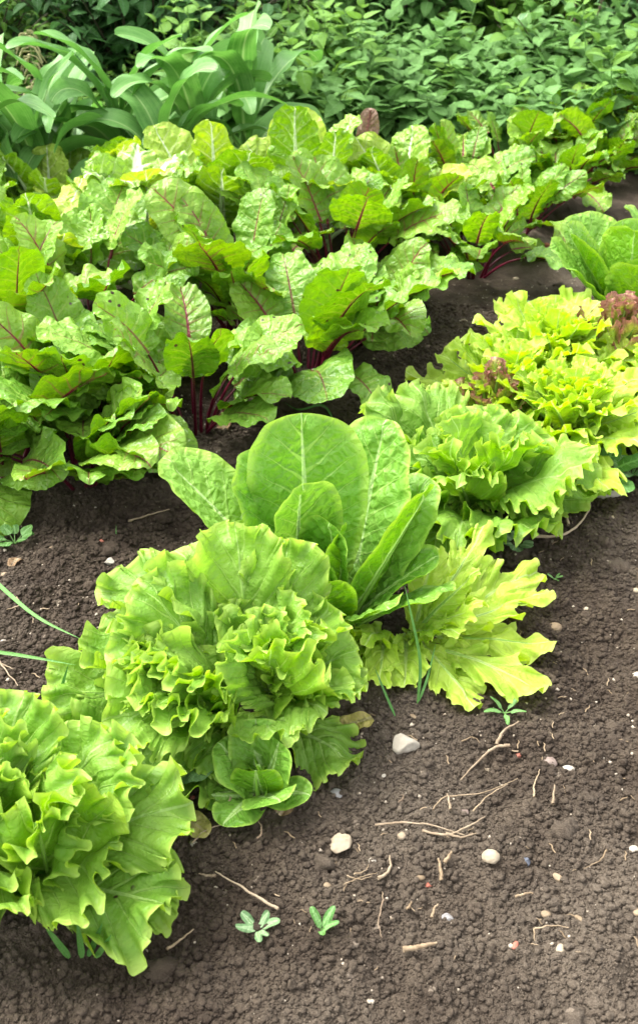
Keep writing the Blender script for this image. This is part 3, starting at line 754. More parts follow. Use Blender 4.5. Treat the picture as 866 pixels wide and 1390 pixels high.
# ------------------------------------------------------------------ back vegetation
def mini_leaf(L, W, mat_tooth=0., n=9, droop=.35, fold=.25, twist=0.):
    """Small leaf: two rows either side of the midrib, toothed margin."""
    u = np.linspace(0, 1, n); wdt = W / 2 * np.sin(np.pi * np.clip(u, 0, 1) ** .62) ** .8
    tooth = np.where(np.arange(n) % 2 == 0, 1 - mat_tooth, 1.0)
    wdt = wdt * tooth; wdt[0] = W * .02; wdt[-1] = 0
    a = -droop * u * 2; y = np.concatenate([[0], np.cumsum(np.cos(a))[:-1]]) * L / (n - 1); z = np.concatenate([[0], np.cumsum(np.sin(a))[:-1]]) * L / (n - 1)
    rows = []
    for c, f in ((-1, 1), (-.5, .5), (0, 0), (.5, .5), (1, 1)):
        rows.append(np.stack([c * wdt, y, z + fold * np.abs(c) * wdt - .6 * fold * (np.abs(c) > .9) * wdt], -1))
    V = np.stack(rows, 1)
    F = []
    for i in range(n - 1):
        for j in range(4): F.append((i * 5 + j, i * 5 + j + 1, i * 5 + j + 6, i * 5 + j + 5))
    x2 = np.stack([np.array([-1, -.5, 0, .5, 1])[None, :] * wdt[:, None]], -1)[..., 0]
    lf = np.stack([x2, np.repeat(u[:, None], 5, 1), np.repeat(np.abs(np.array([-1, -.5, 0, .5, 1]))[None], n, 0)], -1)
    tt = np.repeat((1 - u)[:, None], 5, 1)
    return V.reshape(-1, 3), np.array(F), lf.reshape(-1, 3), tt.ravel()


def place_many(bases, pos, az, el, roll, scale, pick):
    """Instances of small leaves baked into one foliage mesh."""
    Vs, Fs, lfs, tts, css = [], [], [], [], []; off = 0
    for kx, (V, F, lf, tt) in enumerate(bases):
        idx = np.where(pick == kx)[0]; m = len(idx)
        if not m: continue
        v = V[None] * scale[idx, None, None]
        rl = roll[idx][:, None]; x = v[..., 0] * np.cos(rl) + v[..., 2] * np.sin(rl); z = -v[..., 0] * np.sin(rl) + v[..., 2] * np.cos(rl); y = v[..., 1]
        e = el[idx][:, None]; y, z = y * np.cos(e) - z * np.sin(e), y * np.sin(e) + z * np.cos(e)
        g = (az[idx] - np.pi / 2)[:, None]; X = x * np.cos(g) - y * np.sin(g); Yy = x * np.sin(g) + y * np.cos(g)
        W_ = np.stack([X, Yy, z], -1) + pos[idx][:, None]
        nb = len(V)
        Vs.append(W_.reshape(-1, 3)); Fs.append((F[None] + (np.arange(m) * nb)[:, None, None]).reshape(-1, 4) + off); off += m * nb
        lfs.append(np.tile(lf, (m, 1))); tts.append(np.tile(tt, m))
        c = np.repeat(V[None], m, 0).copy(); c[..., 2] = (idx * .37)[:, None]; c[..., 0] += (idx * 1.7)[:, None]; css.append(c.reshape(-1, 3))
    return np.concatenate(Vs), np.concatenate(Fs), {'lf': np.concatenate(lfs), 'tt': np.concatenate(tts), 'cs': np.concatenate(css)}


def nettle_points(stems, r, h_fn, leafL=.062, pairs=7, spread=.05):
    pos, az, el, roll, scl = [], [], [], [], []; tubes = []
    for (x, y) in stems:
        H = h_fn(x, y) * r.uniform(.7, 1.3); lx, ly = r.normal(0, .10, 2); ly -= .10
        z0 = gz((x, y)); a0 = r.uniform(0, np.pi)
        for p_ in range(pairs):
            f = 1 - .085 * p_ - .01 * p_ ** 2 * .6; zz = z0 + H * f
            cx, cy = x + lx * f * f * H * 2, y + ly * f * f * H * 2
            s_ = (.45 + .12 * p_) * r.uniform(.85, 1.15); s_ = min(s_, 1.15)
            for q_ in (0, 1):
                a = a0 + p_ * np.pi / 2 + q_ * np.pi + r.normal(0, .2)
                pos.append((cx + .012 * np.cos(a), cy + .012 * np.sin(a), zz)); az.append(a)
                el.append(np.radians((35 if p_ < 2 else 5 - 4 * p_) + r.normal(0, 14))); roll.append(r.normal(0, .25)); scl.append(s_)
        tubes.append(tube([(x, y, z0), (x + lx * .25 * H * 2, y + ly * .25 * H * 2, z0 + H * .5), (x + lx * H * 2, y + ly * H * 2, z0 + H)], [.003, .0025, .001], 5))
    return np.array(pos), np.array(az), np.array(el), np.array(roll), np.array(scl), tubes


r = np.random.default_rng(21)
bases = [mini_leaf(.125, .088, .14, 13, dr, fo) for dr, fo in ((.25, .3), (.45, .2), (.1, .4), (.6, .35))]
# main nettle patch from behind the beets to the shrubs
N = 620
sx = r.uniform(-1.1, 2.4, N * 2); sy = r.uniform(3.35, 4.25, N * 2)
ok = (sx > -.55 + .25 * (sy - 3.4)) & (sx < .55 * sy) & (sy > 3.55 - .12 * sx)
st = np.stack([sx[ok], sy[ok]], -1)[:N]
hf = lambda x, y: .17 + .13 * np.clip((y - 3.4) / .7, 0, 1)
pos, az, el, roll, scl, tb = nettle_points(st, r, hf)
V, F, A = place_many(bases, pos, az, el, roll, scl, r.integers(0, 4, len(pos)))
o = link('nettle_patch', make_mesh('nettle_patch', V, F, M['nettle'], A)); tag(o, 'dense bed of green nettles filling the ground behind the beetroots', 'nettles', None, 'stuff')
V, F = join(tb); o2 = link('stems', make_mesh('stems', V, F, M['greenstalk']), o)

N = 70
st = np.stack([r.uniform(-.5, 2.0, N), r.uniform(3.6, 4.35, N)], -1)
pos, az, el, roll, scl, tb = nettle_points(st, r, lambda x, y: .36 + 0 * x, pairs=9)
V, F, A = place_many(bases, pos, az, el, roll, scl * .9, r.integers(0, 4, len(pos)))
o = link('tall_nettles', make_mesh('tall_nettles', V, F, M['nettle_young'], A)); tag(o, 'taller pale green nettle shoots standing up out of the nettle bed', 'nettles', None, 'stuff')
V, F = join(tb); o2 = link('stems', make_mesh('stems', V, F, M['greenstalk']), o)

# low weeds under and behind the maize
N = 420
st = np.stack([r.uniform(-1.7, -.15, N), r.uniform(3.3, 4.2, N)], -1)
pos, az, el, roll, scl, tb = nettle_points(st, r, lambda x, y: .10 + .16 * np.clip((y - 3.4), 0, 1), pairs=5)
b2 = [mini_leaf(.055, .030, .1, 11, dr, fo) for dr, fo in ((.25, .3), (.45, .2), (.1, .4), (.6, .35))]
V, F, A = place_many(b2, pos, az, el, roll, scl, r.integers(0, 4, len(pos)))
o = link('weed_patch', make_mesh('weed_patch', V, F, M['nettle_young'], A)); tag(o, 'low bright green weeds growing under and behind the maize', 'weeds', None, 'stuff')


def shrub(name, label, cat, cx, cy, H, RX, RY, mat, leafs, n_br, per, seed, lsc=1., group='shrubs along the back of the bed', z0f=.12, out=.5):
    """Branches arch out of the foot; leaves sit alternately along each twig."""
    r = np.random.default_rng(seed)
    root = empty(name, (cx, cy, 0), label, cat, group)
    pos, az, el, roll, scl, tb = [], [], [], [], [], []
    for i in range(n_br):
        a = r.uniform(0, 2 * np.pi); rr = np.sqrt(r.random()) ; top = np.array([RX * rr * np.cos(a), RY * rr * np.sin(a), H * (z0f + (1 - z0f) * r.random() ** .7) * (1 - .35 * rr ** 2)])
        base = np.array([top[0] * .25, top[1] * .25, 0.0]); mid = (base + top) / 2 + np.array([0, 0, .12 * H])
        u = np.linspace(0, 1, 12)[:, None]; path = (1 - u) ** 2 * base + 2 * u * (1 - u) * mid + u ** 2 * (top + np.array([r.normal(0, .05), r.normal(0, .05), 0]))
        tb.append(tube(path, np.linspace(.006, .0012, 12), 5))
        for k in range(per):
            f = .38 + .62 * (k + r.random() * .5) / per; p = np.array([np.interp(f, u[:, 0], path[:, d]) for d in range(3)])
            aa = a + k * 2.4 + r.normal(0, .4)
            p = p + .012 * np.array([np.cos(aa), np.sin(aa), 0])
            pos.append(p); az.append(aa); el.append(np.radians(r.normal(-8 + 50 * max(0, f - .85) / .15, 22))); roll.append(r.normal(0, .4)); scl.append(lsc * r.uniform(.65, 1.15) * (1 - .35 * max(0, f - .85) / .15))
    V, F, A = place_many(leafs, np.array(pos), np.array(az), np.array(el), np.array(roll), np.array(scl), r.integers(0, len(leafs), len(pos)))
    link('foliage', make_mesh('foliage', V, F, M[mat], A), root)
    V, F = join(tb); link('branches', make_mesh('branches', V, F, M['woodstem']), root)
    return root


lv_oval = [mini_leaf(.095, .050, .0, 9, dr, fo) for dr, fo in ((.3, .3), (.55, .2), (.15, .35))]
lv_small = [mini_leaf(.055, .030, .08, 9, dr, fo) for dr, fo in ((.3, .3), (.5, .2))]
lv_heart = [mini_leaf(.085, .062, .12, 13, dr, fo) for dr, fo in ((.3, .3), (.5, .2))]
lv_long = [mini_leaf(.085, .028, .12, 11, dr, fo) for dr, fo in ((.3, .3), (.5, .2))]
shrub('dark_shrub', 'dark green shrub with large oval leaves behind the maize', 'shrub', -.70, 4.35, .85, .65, .5, 'darkshrub', lv_oval, 240, 13, 1)
shrub('leafy_shrub', 'brighter green leafy shrub in the top left corner', 'shrub', -1.45, 4.2, .8, .62, .5, 'midshrub', lv_small, 230, 14, 2)
shrub('climbing_shrub', 'green shrub with toothed heart shaped leaves at the top middle', 'shrub', .15, 4.65, .95, .7, .4, 'nettle', lv_heart, 240, 15, 3)
shrub('low_shrub', 'low pointed leaf shrub left of the top middle, beside the dark gap', 'shrub', -.10, 4.2, .55, .30, .3, 'midshrub', lv_long, 80, 11, 13)
shrub('leafy_shrub', 'green shrub with long leaves right of the top middle', 'shrub', .95, 4.7, .9, .6, .4, 'midshrub', lv_heart, 220, 15, 4)
shrub('variegated_shrub', 'shrub with a few cream edged leaves near the top right', 'shrub', .95, 4.2, .60, .28, .16, 'varieg', lv_oval, 12, 5, 5, .8)
shrub('dark_shrub', 'dark shrub with narrow pointed leaves in the top right corner', 'shrub', 1.45, 4.35, .85, .45, .42, 'darkshrub', lv_long, 190, 13, 6)
shrub('yellow_shrub', 'yellow green leaved shrub low against the right edge', 'shrub', 1.38, 3.85, .52, .16, .25, 'yellowshrub', lv_heart, 26, 8, 7, .7)
shrub('leafy_shrub', 'small leaved green shrub at the right edge below the dark one', 'shrub', 1.45, 3.95, .42, .42, .35, 'midshrub', lv_small, 120, 12, 8)
shrub('hedge_shrub', 'tall dark shrub closing the view far left', 'shrub', -1.1, 5.7, 1.5, 1.5, .5, 'darkshrub', lv_oval, 260, 14, 9)
shrub('hedge_shrub', 'tall dark shrub closing the view far right', 'shrub', 1.5, 5.9, 1.5, 1.6, .5, 'darkshrub', lv_oval, 260, 14, 10)


def seed_plant(px, py, h, label, seed):
    p = on_ground(px, py); root = empty('seeding_nettle', p, label, 'nettle', 'nettles gone to seed at the back')
    r = np.random.default_rng(seed)
    V, F = tube([(0, 0, 0), (.01, 0, h * .5), (0, .01, h)], [.004, .003, .0015], 6); link('stem', make_mesh('stem', V, F, M['greenstalk']), root)
    parts = []
    for k in range(34):
        z = h * r.uniform(.45, 1.0); a = r.uniform(0, 6.28); L = .05 * r.uniform(.6, 1.3)
        pts = [(0, 0, z), (L * .5 * math.cos(a), L * .5 * math.sin(a), z - .003), (L * math.cos(a), L * math.sin(a), z - L * .8)]
        V, F = tube(pts, [.002, .0035, .002], 5); V = V + r.normal(0, .0012, V.shape); parts.append((V, F))
    V, F = join(parts); link('seed_tassels', make_mesh('seed_tassels', V, F, M['seedhead']), root)
    pos, az, el, roll, scl, _ = nettle_points([(0, 0)], r, lambda x, y: h, pairs=7)
    V, F, A = place_many(bases, pos - np.array([0, 0, gz((0, 0))]), az, el, roll, scl * .8, r.integers(0, 4, len(pos)))
    link('foliage', make_mesh('foliage', V, F, M['nettle_young'], A), root)


seed_plant(62, 215, .42, 'tall nettle gone to seed with buff tassels, at the left behind the maize', 3)
seed_plant(345, 160, .50, 'tall nettle gone to seed with buff tassels, near the top middle', 4)


# ------------------------------------------------------------------ small weeds, grass
def rosette_weed(name, px, py, label, n, L, W, P, mat='weed', seed=0, el=(25, 5), lift=0., nt=31):
    root = empty(name, on_ground(px, py) + Vector((0, 0, .006 + lift)), label, 'weed', 'small weeds on the bed')
    r = random.Random(seed)
    for i in range(n):
        k = r.uniform(.8, 1.15)
        add_leaf(root, 'round', mat, az=i * GOLD + r.uniform(-15, 15), el=(el[0] + r.uniform(-6, 10), el[1] + r.uniform(-10, 10)), L=L * k, W=W * k, P=P, nt=nt, ns=6, frill=((.002, .03, 2, .1),))
    return root


rosette_weed('round_leaf_weed', 22, 742, 'small round leaved weed beside the nearest beetroot', 9, .022, .019, .018, seed=1, el=(50, 10))
rosette_weed('seedling', 350, 1268, 'small pale seedling with narrow leaves at the bottom, left one of two', 6, .022, .009, .004, 'greyweed', 2, (45, 20))
rosette_weed('seedling', 437, 1268, 'small green seedling at the bottom, right one of two', 4, .024, .009, .004, 'weed', 3, (55, 30))
rosette_weed('seedling', 684, 972, 'thin green seedling under the tip of the sprawling lime leaf', 5, .026, .007, .008, 'weed', 4, (35, 10))
rosette_weed('seedling', 752, 790, 'tiny green seedling alone on the soil right of the lime lettuce', 4, .010, .006, .004, 'weed', 5, (35, 10))
rosette_weed('grey_leaf_weed', 856, 650, 'grey green round leaved weed at the right edge', 12, .030, .026, .022, 'greyweed', 6, (50, 10))
rosette_weed('grey_leaf_weed', 700, 745, 'low grey green weed between the frilly lettuce and the lime leaf', 8, .020, .016, .012, 'greyweed', 7, (40, 5))
rosette_weed('round_leaf_weed', 710, 445, 'blue green rounded weed left of the far smooth lettuce', 7, .055, .045, .03, 'weed', 8, (50, 10))
rosette_weed('broad_leaf_weed', 215, 1062, 'pale broad leaved weed in the shade of the largest lettuce', 5, .055, .050, .03, 'greyweed', 9, (40, 5))
rosette_weed('round_leaf_weed', 445, 470, 'bright weed with scalloped leaves under the beetroot by the path', 9, .045, .045, .06, 'weed', 10, (60, 5))
rosette_weed('broad_leaf_weed', 815, 655, 'smooth broad leaf weed right of the curly lime lettuce', 5, .07, .045, .03, 'weed', 11, (45, 5))


def blade(pts, wd, label, name='grass_blade'):
    """A grass blade along photo points given as (px, py, height)."""
    P = [at(a, b, c) for a, b, c in pts]
    base = Vector((P[0].x, P[0].y, P[0].z)); t = np.linspace(0, 1, 24)
    pts = np.array([[p.x, p.y, p.z] for p in P]) - np.array(base)
    c = np.stack([np.interp(t, np.linspace(0, 1, len(pts)), pts[:, d]) for d in range(3)], -1)
    for _ in range(12): c[1:-1] = (c[:-2] + c[2:] + c[1:-1] * 2) / 4
    T = np.gradient(c, axis=0); T /= np.linalg.norm(T, axis=1)[:, None]; Sx = np.cross(T, [0.3, -.6, .75]); Sx /= np.linalg.norm(Sx, axis=1)[:, None]
    wv = wd / 2 * np.clip(4 * t + .4, 0, 1) * (1 - t ** 3)
    N_ = np.cross(Sx, T)
    V = np.stack([c - Sx * wv[:, None] + N_ * wv[:, None] * .4, c, c + Sx * wv[:, None] + N_ * wv[:, None] * .4], 1).reshape(-1, 3)
    F = [(i * 3 + j, i * 3 + j + 1, i * 3 + j + 4, i * 3 + j + 3) for i in range(23) for j in (0, 1)]
    lf = np.zeros((72, 3)); lf[:, 0] = np.tile([-.02, 0, .02], 24); lf[:, 1] = 1; cs = V.copy()
    o = link(name, make_mesh(name, V, F, M['grass'], {'lf': lf, 'cs': cs, 'tt': np.zeros(72)}), None, base)
    return tag(o, label, 'grass', 'single grass blades')


blade([(566, 955, .01), (572, 900, .06), (560, 845, .12), (548, 790, .17)], .005, 'thin upright grass blade in front of the sprawling lime lettuce')
blade([(568, 952, .01), (580, 920, .03), (592, 870, .05)], .004, 'short grass blade leaning right beside the thin upright one')
blade([(536, 972, .005), (522, 940, .03), (508, 905, .06)], .004, 'short grass blade on the soil left of the thin upright one')
blade([(-60, 740, .10), (0, 795, .14), (50, 840, .15), (112, 868, .15)], .006, 'long light green grass blade crossing from the left edge onto the largest lettuce')
blade([(-60, 880, .10), (0, 885, .12), (50, 893, .13), (105, 903, .13)], .005, 'blue green grass blade lying level across the left edge')
blade([(70, 985, .01), (82, 940, .08), (94, 900, .12)], .006, 'grass blade standing between the two nearest frilly lettuces')
blade([(157, 752, .0), (158, 735, .01), (158, 712, .03)], .003, 'tiny grass blade on the soil left of the cos lettuce')
for k_, (a, b_, c_, d_) in enumerate(((95, 1300, 60, 1255), (112, 1300, 105, 1250), (120, 1298, 140, 1252), (130, 1300, 152, 1268))):
    blade([(a, b_, .01), ((a + c_) / 2, (b_ + d_) / 2, .04), (c_, d_, .07)], .007,
          ['leftmost blade of the grass tuft under the nearest lettuce', 'second blade from the left in the grass tuft under the nearest lettuce', 'third blade from the left in the grass tuft under the nearest lettuce', 'rightmost blade of the grass tuft under the nearest lettuce'][k_])
blade([(800, 405, .0), (0, 0, 0)][:1] + [(410, 545, .02), (398, 540, .05)], .004, 'short grass blade beside the beetroot stalks') if False else None
blade([(455, 575, .0), (440, 545, .04), (405, 560, .05), (385, 545, .04)], .005, 'arched grey grass blade on the soil behind the cos lettuce')

# ------------------------------------------------------------------ stones
ROCK = {'white': ((.34, .30, .24), (.50, .46, .38)), 'cream': ((.27, .21, .14), (.42, .35, .25)), 'tan': ((.17, .12, .07), (.29, .22, .14)), 'grey': ((.12, .11, .11), (.24, .23, .22)),
        'blue': ((.05, .06, .08), (.14, .15, .18)), 'red': ((.28, .08, .05), (.42, .16, .11)), 'brown': ((.14, .10, .08), (.26, .20, .17))}
for k_, (a, b_) in ROCK.items(): M['rock_' + k_] = simple_mat(k_ + ' stone', a, b_, 60, .75, .35, 260, dist=.001)
bv, bf = ico(4)


def stone(px, py, w_px, colr, label, flat=.6, ang=0.3, asp=.8, rot=0):
    p = on_ground(px, py); d = (p - cam.location).length; s = w_px / (F_PX / d) * .5
    r = np.random.default_rng(int(px * 7 + py))
    V = bv.copy()
    for _ in range(int(4 + ang * 18)):                       # chip flat facets off a sphere
        n = r.normal(0, 1, 3); n /= np.linalg.norm(n); c = r.uniform(.55, .92) if ang > .3 else r.uniform(.78, .95)
        dd = V @ n; V = V - np.clip(dd - c, 0, None)[:, None] * n * (.95 if ang > .3 else .7)
    V = V * (1 + .04 * vnoise(V[:, 0] * 4, V[:, 1] * 4 + V[:, 2] * 3, int(px)))[:, None]
    V = V * np.array([1, asp, flat]) * s
    c, s_ = math.cos(math.radians(rot)), math.sin(math.radians(rot)); V = np.stack([V[:, 0] * c - V[:, 1] * s_, V[:, 0] * s_ + V[:, 1] * c, V[:, 2]], -1)
    o = link('stone', make_mesh('stone', V, bf, M['rock_' + colr]), None, Vector((p.x, p.y, float(surf_h(p.x, p.y)[0]) - .001 + s * flat * .4)))
    tag(o, label, 'stone', 'stones lying on the soil')


for a in (
    (549, 1018, 38, 'white', 'largest stone, rough whitish lump on open soil below the lime lettuce', .7, .5, .85),
    (459, 1147, 36, 'cream', 'angular tan stone on the soil right of the small smooth lettuce', .55, .9, .9, 25),
    (744, 1036, 26, 'brown', 'flat grey brown stone beside a white oval pebble', .5, .5, .75, 15),
    (769, 1050, 18, 'white', 'smooth white oval pebble right of the grey brown stone', .6, .1, .6),
    (665, 1169, 23, 'cream', 'rounded cream pebble in the middle of the bare soil', .7, .2, .85),
    (457, 1081, 19, 'grey', 'grey flint chip above the angular tan stone', .5, .9, .8),
    (545, 1142, 12, 'cream', 'small round cream pebble under the curved straw', .8, .1, .95),
    (505, 1177, 10, 'white', 'tiny bright white pebble right of the angular tan stone', .8, .2, .9),
    (713, 1175, 16, 'blue', 'dark blue grey flint right of the cream pebble', .6, .8, .9),
    (757, 1192, 15, 'tan', 'oval tan pebble right of the dark blue flint', .6, .2, .6, -50),
    (740, 1243, 14, 'tan', 'yellowish pebble towards the bottom right', .6, .3, .7),
    (785, 1251, 13, 'tan', 'elongated tan pebble right of the yellowish one', .5, .2, .5, -40),
    (859, 1157, 12, 'white', 'white pebble at the right edge', .7, .2, .9),
    (864, 1245, 14, 'tan', 'tan pebble in the bottom right corner at the edge', .6, .2, .8),
    (760, 1290, 14, 'cream', 'cream pebble at the bottom right of the soil', .6, .2, .8, 60),
    (698, 1290, 12, 'red', 'reddish pebble at the bottom, left of the cream one', .6, .3, .6, 50),
    (606, 1252, 18, 'grey', 'dark grey flat stone near the bottom', .4, .7, .6),
    (581, 1207, 9, 'red', 'tiny red brick crumb among the straws', .7, .5, .9),
    (703, 1027, 9, 'red', 'tiny red brick crumb above the flat grey brown stone', .7, .5, .9),
    (661, 1046, 10, 'cream', 'small oval pebble right of the forked twig', .6, .1, .6, -50),
    (443, 1206, 12, 'tan', 'small tan stone left among loose roots', .6, .3, .8),
    (570, 1198, 12, 'tan', 'low tan pebble among the straws', .5, .2, .6),
    (629, 1105, 18, 'brown', 'purplish brown stone half under the straws', .5, .4, .7),
    (264, 1148, 13, 'white', 'white stone beside the nearest lettuce leaf tip', .7, .4, .9),
    (487, 994, 8, 'red', 'tiny pink crumb left above the largest stone', .7, .4, .9),
    (487, 1004, 9, 'cream', 'tiny cream crumb left of the largest stone', .7, .4, .9),
    (521, 1057, 7, 'white', 'tiny white speck stone below the largest stone', .7, .4, .9),
    (150, 765, 18, 'white', 'white stone on the shaded soil left of the largest lettuce', .6, .4, .7),
    (72, 748, 9, 'tan', 'tan pebble beside the round leaved weed', .6, .3, .7),
    (139, 736, 8, 'red', 'tiny pink stone on the soil left of the cos lettuce', .6, .3, .7),
    (8, 785, 11, 'tan', 'brown pebble near the left edge under the beetroot', .6, .3, .7),
    (6, 873, 9, 'white', 'small white pebble at the left edge', .6, .3, .7),
    (240, 1056, 12, 'tan', 'small tan clod like stone under the largest lettuce', .6, .4, .7),
    (260, 1084, 11, 'red', 'small red stone left of the small smooth lettuce', .6, .6, .7),
    (820, 676, 42, 'white', 'large flat pale stone beside the smooth broad leaf weed', .45, .5, .45, -8),
    (830, 705, 10, 'cream', 'small cream pebble below the large flat pale stone', .6, .2, .7),
    (752, 857, 18, 'tan', 'tan pebble on the soil right of the lime lettuce', .7, .3, .85),
    (795, 830, 9, 'cream', 'small cream pebble above right of the tan one', .6, .3, .7),
    (864, 919, 13, 'white', 'round white pebble at the right edge, level with the sprawling leaf', .7, .2, .9),
    (862, 805, 9, 'cream', 'small cream pebble near the right edge, level with the lime leaves', .7, .2, .9),
    (806, 985, 9, 'cream', 'small elongated cream chip on the upper right soil', .4, .3, .5, 70),
    (797, 1035, 8, 'tan', 'tiny tan chip right of the white oval pebble', .4, .3, .5, 70),
    (561, 979, 12, 'tan', 'tan sliver just under the lime lettuce', .4, .3, .5, -40),
    (678, 416, 16, 'white', 'whitish stone on the path beside the red leaved beetroot', .5, .3, .6),
    (690, 411, 13, 'cream', 'cream stone touching the whitish one on the path', .6, .3, .7),
    (757, 352, 18, 'white', 'white stone on the far path left of the rounded lettuce', .5, .5, .7),
    (738, 337, 18, 'red', 'red brown stone on the far path', .4, .4, .5),
    (629, 440, 10, 'cream', 'small pale pebble on the middle of the path', .6, .3, .7),
    (700, 380, 9, 'cream', 'small pale pebble farther along the path', .6, .3, .7),
    (580, 472, 10, 'brown', 'brown pebble on the path behind the frilly lettuce', .6, .3, .7),
): stone(*a)

# ------------------------------------------------------------------ straws, twigs and dead leaves
M['straw'] = simple_mat('straw', (.20, .14, .08), (.36, .27, .17), 80, .7, .3)
M['twig'] = simple_mat('twig', (.16, .11, .07), (.32, .24, .16), 80, .7, .4)
M['root'] = simple_mat('dry root', (.22, .16, .10), (.36, .28, .19), 80, .7, .4)


def twig(lines, w_px, mat, label, name='twig', lift=.006):
    P0 = on_ground(*lines[0][0]); parts = []
    for ln in lines:
        P = [on_ground(a, b) for a, b in ln]
        pts = np.array([[p.x, p.y, p.z + .009 + lift] for p in P]) - np.array(P0)
        m = 6 * len(P); t = np.linspace(0, len(P) - 1, m); c = np.stack([np.interp(t, np.arange(len(P)), pts[:, d]) for d in range(3)], -1)
        for _ in range(8): c[1:-1] = (c[:-2] + c[2:] + c[1:-1] * 2) / 4
        r = np.random.default_rng(int(ln[0][0])); c = c + r.normal(0, .00025, c.shape) + .0012 * np.stack([vnoise(np.arange(m) * .35, np.zeros(m), 1), vnoise(np.arange(m) * .35, np.zeros(m), 2), np.zeros(m)], -1)
        c[:, 2] = np.maximum(c[:, 2], surf_h(c[:, 0] + P0.x, c[:, 1] + P0.y) + .003 - P0.z)
        d = (P[0] - cam.location).length; rad = w_px / (F_PX / d) * .5
        parts.append(tube(c, rad * (1 - .6 * np.linspace(0, 1, m)) * r.uniform(.85, 1.15, m), 6))
    V, F = join(parts)
    return tag(link(name, make_mesh(name, V, F, M[mat]), None, P0), label, name, 'dry stalks and twigs on the soil')


twig([[(690, 1023), (672, 1024), (655, 1038), (623, 1070)], [(672, 1022), (680, 1003), (703, 990)]], 5, 'root', 'forked pale twig on open soil above the straws')
twig([[(508, 1131), (550, 1126), (590, 1131), (628, 1145)]], 3.2, 'root', 'long curved straw lying left of the root tangle', 'straw')
twig([[(572, 1139), (606, 1146), (640, 1130), (655, 1120)], [(604, 1142), (625, 1148), (645, 1142)]], 4, 'root', 'thick dry root in the middle of the tangle', 'dry_root')
twig([[(586, 1110), (600, 1090), (650, 1090), (700, 1068)], [(640, 1112), (660, 1090), (688, 1075)]], 2.2, 'straw', 'fine roots looping above the thick dry root', 'dry_root')
twig([[(610, 1110), (609, 1100), (606, 1088)]], 4, 'root', 'short upright straw above the tangle', 'straw')
twig([[(748, 1102), (749, 1090), (751, 1076)]], 4, 'root', 'short straw piece right of the tangle', 'straw')
twig([[(723, 1093), (722, 1078), (731, 1055)]], 3, 'straw', 'thin bent straw left of the short piece', 'straw')
twig([[(598, 1206), (597, 1190), (594, 1176)], [(602, 1182), (612, 1166)]], 6, 'straw', 'flat forked straw below the tangle', 'straw')
twig([[(512, 1203), (526, 1196), (531, 1184), (527, 1172)]], 5, 'root', 'hooked straw right of the loose roots', 'straw')
twig([[(466, 1212), (490, 1200), (512, 1196)], [(480, 1198), (498, 1192), (500, 1185)], [(470, 1200), (490, 1205), (505, 1200)]], 1.8, 'straw', 'loose fine roots left of the hooked straw', 'dry_root')
twig([[(378, 1245), (345, 1225), (322, 1210), (292, 1194)]], 4.5, 'root', 'long pale straw right of the nearest lettuce', 'straw')
twig([[(262, 1156), (275, 1140), (300, 1130), (330, 1129)]], 2.6, 'root', 'curved straw beside the white stone near the nearest lettuce', 'straw')
twig([[(294, 1200), (283, 1199), (272, 1197)]], 4.5, 'root', 'short pale straw touching the nearest lettuce', 'straw')
twig([[(546, 1300), (575, 1294), (592, 1291)]], 8, 'straw', 'thick woody stalk lying at the bottom', 'stalk')
twig([[(176, 717), (205, 708), (232, 701)]], 3.2, 'twig', 'thin twig on the soil left of the cos lettuce')
twig([[(722, 738), (760, 738), (782, 725), (800, 700), (795, 680)], [(770, 722), (765, 705), (786, 690)]], 4.5, 'root', 'bundle of bent pale roots beside the frilly lettuce', 'dry_root')
twig([[(722, 1272), (745, 1266), (770, 1270)], [(722, 1272), (724, 1288)]], 2.2, 'straw', 'thin angled straw at the bottom right', 'straw')
twig([[(520, 1232), (512, 1262), (518, 1283)]], 2.4, 'twig', 'thin twig near the bottom middle')
twig([[(585, 1256), (588, 1243), (594, 1238)]], 4, 'straw', 'short bent straw near the dark grey stone', 'straw')
twig([[(552, 1245), (558, 1235)]], 5, 'straw', 'stubby straw left of the dark grey stone', 'straw')
twig([[(820, 1165), (812, 1180), (790, 1190)]], 2.2, 'straw', 'thin straw near the right edge below the white pebble', 'straw')
twig([[(697, 1228), (715, 1222), (722, 1224)]], 3.2, 'straw', 'short straw left above the yellowish pebble', 'straw')
twig([[(540, 1100), (548, 1093), (545, 1090)]], 3, 'twig', 'small twig crumb left of the upright straw')
twig([[(625, 1018), (640, 1010), (650, 1022)]], 2, 'straw', 'fine straw above the forked twig', 'straw')
twig([[(305, 1112), (312, 1100), (315, 1092)]], 5, 'straw', 'short tan straw left below the small smooth lettuce', 'straw')
twig([[(350, 1150), (358, 1140), (352, 1125)]], 3, 'twig', 'thin twig below the small smooth lettuce')
twig([[(228, 1300), (250, 1284), (265, 1272)]], 4, 'straw', 'pale straw at the bottom edge under the nearest lettuce', 'straw')
twig([[(0, 905), (15, 925), (28, 942)], [(5, 912), (22, 918)]], 2.5, 'root', 'thin roots on the soil at the left edge', 'dry_root')
twig([[(25, 690 + 130), (32, 832), (12, 838)]], 2.5, 'straw', 'bent straw near the left edge above the thin roots', 'straw')
r_ = random.Random(17)
k0 = None
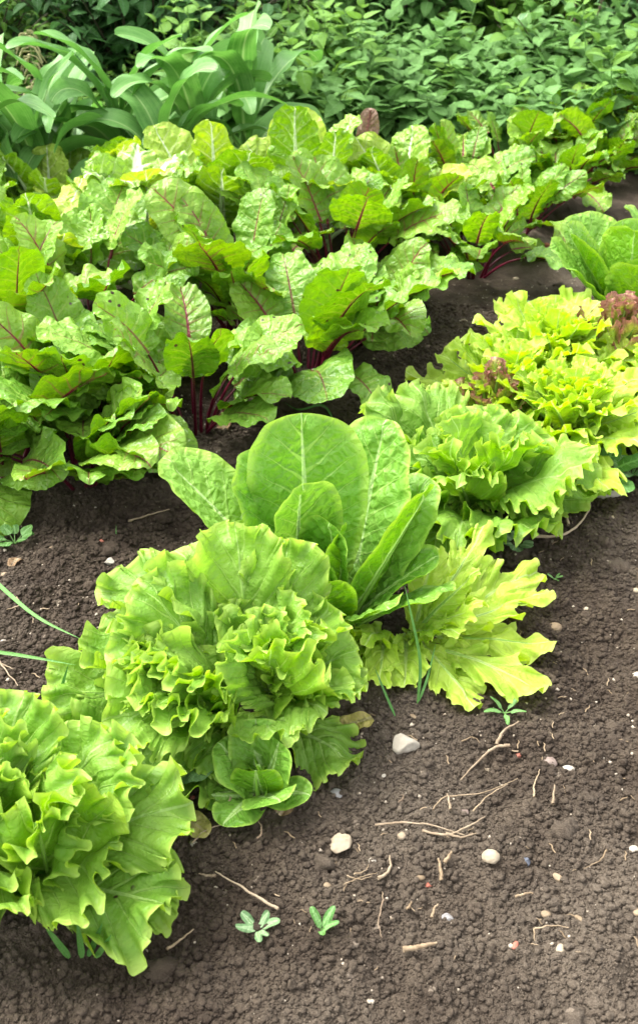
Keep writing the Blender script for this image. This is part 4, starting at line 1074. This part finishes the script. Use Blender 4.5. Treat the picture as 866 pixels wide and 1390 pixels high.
for i in range(110):                                        # short chaff, copied from a few pieces
    px, py = r_.uniform(300, 870), r_.uniform(930, 1320)
    if i % 5 == 0: px, py = r_.uniform(0, 240), r_.uniform(720, 960)
    if i % 7 == 0: px, py = r_.uniform(700, 870), r_.uniform(690, 930)
    if k0 is None:
        V, F = tube([(-.008, 0, 0), (-.002, .001, .001), (.004, -.001, .001), (.009, .001, 0)], [.0009, .0011, .0010, .0005], 6)
        k0 = link('chaff', make_mesh('chaff', V, F, M['straw'])); o = k0
    else: o = k0.copy(); col.objects.link(o)
    p_ = on_ground(px, py); o.location = (p_.x, p_.y, float(surf_h(p_.x, p_.y)[0]) + .0035); o.rotation_euler = (0, r_.uniform(-.2, .2), r_.uniform(0, 3.14)); s = r_.uniform(.3, 1.0); o.scale = (s, s, s * .8)
    tag(o, 'short scrap of dry straw scattered on the bare soil', 'straw', 'short scraps of straw on the soil')


def dead_leaf(px, py, L, W, az, label, h=.01, mat='dead', el=(20, -20)):
    root = on_ground(px, py) + Vector((0, 0, h))
    d = dict(PRE['round']); d.update(L=L, W=W, P=0, az=az, el=el, cup=18, nt=61, ns=9, frill=((.004, .03, 1.5, .3),), und=(.004, 50))
    V, F, A = leaf_geo(**d); tag(link('dead_leaf', make_mesh('dead_leaf', V, F, M[mat], A), None, root), label, 'dead leaf', 'dead leaves on the soil')


dead_leaf(378, 1112, .045, .03, 60, 'shrivelled brown leaf under the small smooth lettuce, on its right')
dead_leaf(280, 1068, .05, .03, 20, 'shrivelled brown leaf under the small smooth lettuce, on its left')
dead_leaf(30, 762, .03, .02, 250, 'curled brown leaf below the round leaved weed')
dead_leaf(305, 590, .06, .03, 100, 'pale dead leaf at the foot of the bare stalked beetroot')

M['yellowdead'] = leaf_mat('yellowed leaf', (.30, .28, .06), (.42, .36, .08), (.46, .36, .16), (.4, .34, .14), nv=6, fine=90, rough=.6, transl=.25, blister=1., spots=1.)
for a in ((505, 985, .05, .032, 200, 'small yellowed leaf flat on the soil below the sprawling lime lettuce'), (640, 748, .05, .035, 250, 'yellowed leaf lying under the frilly lettuce beside the lime one'),
          (250, 1118, .045, .03, 320, 'yellowed leaf lying between the two nearest frilly lettuces'), (735, 705, .05, .03, 290, 'yellowed leaf on the soil in front of the curly lime lettuces')):
    dead_leaf(a[0], a[1], a[2], a[3], a[4], a[5], mat='yellowdead', h=.014, el=(8, -4))
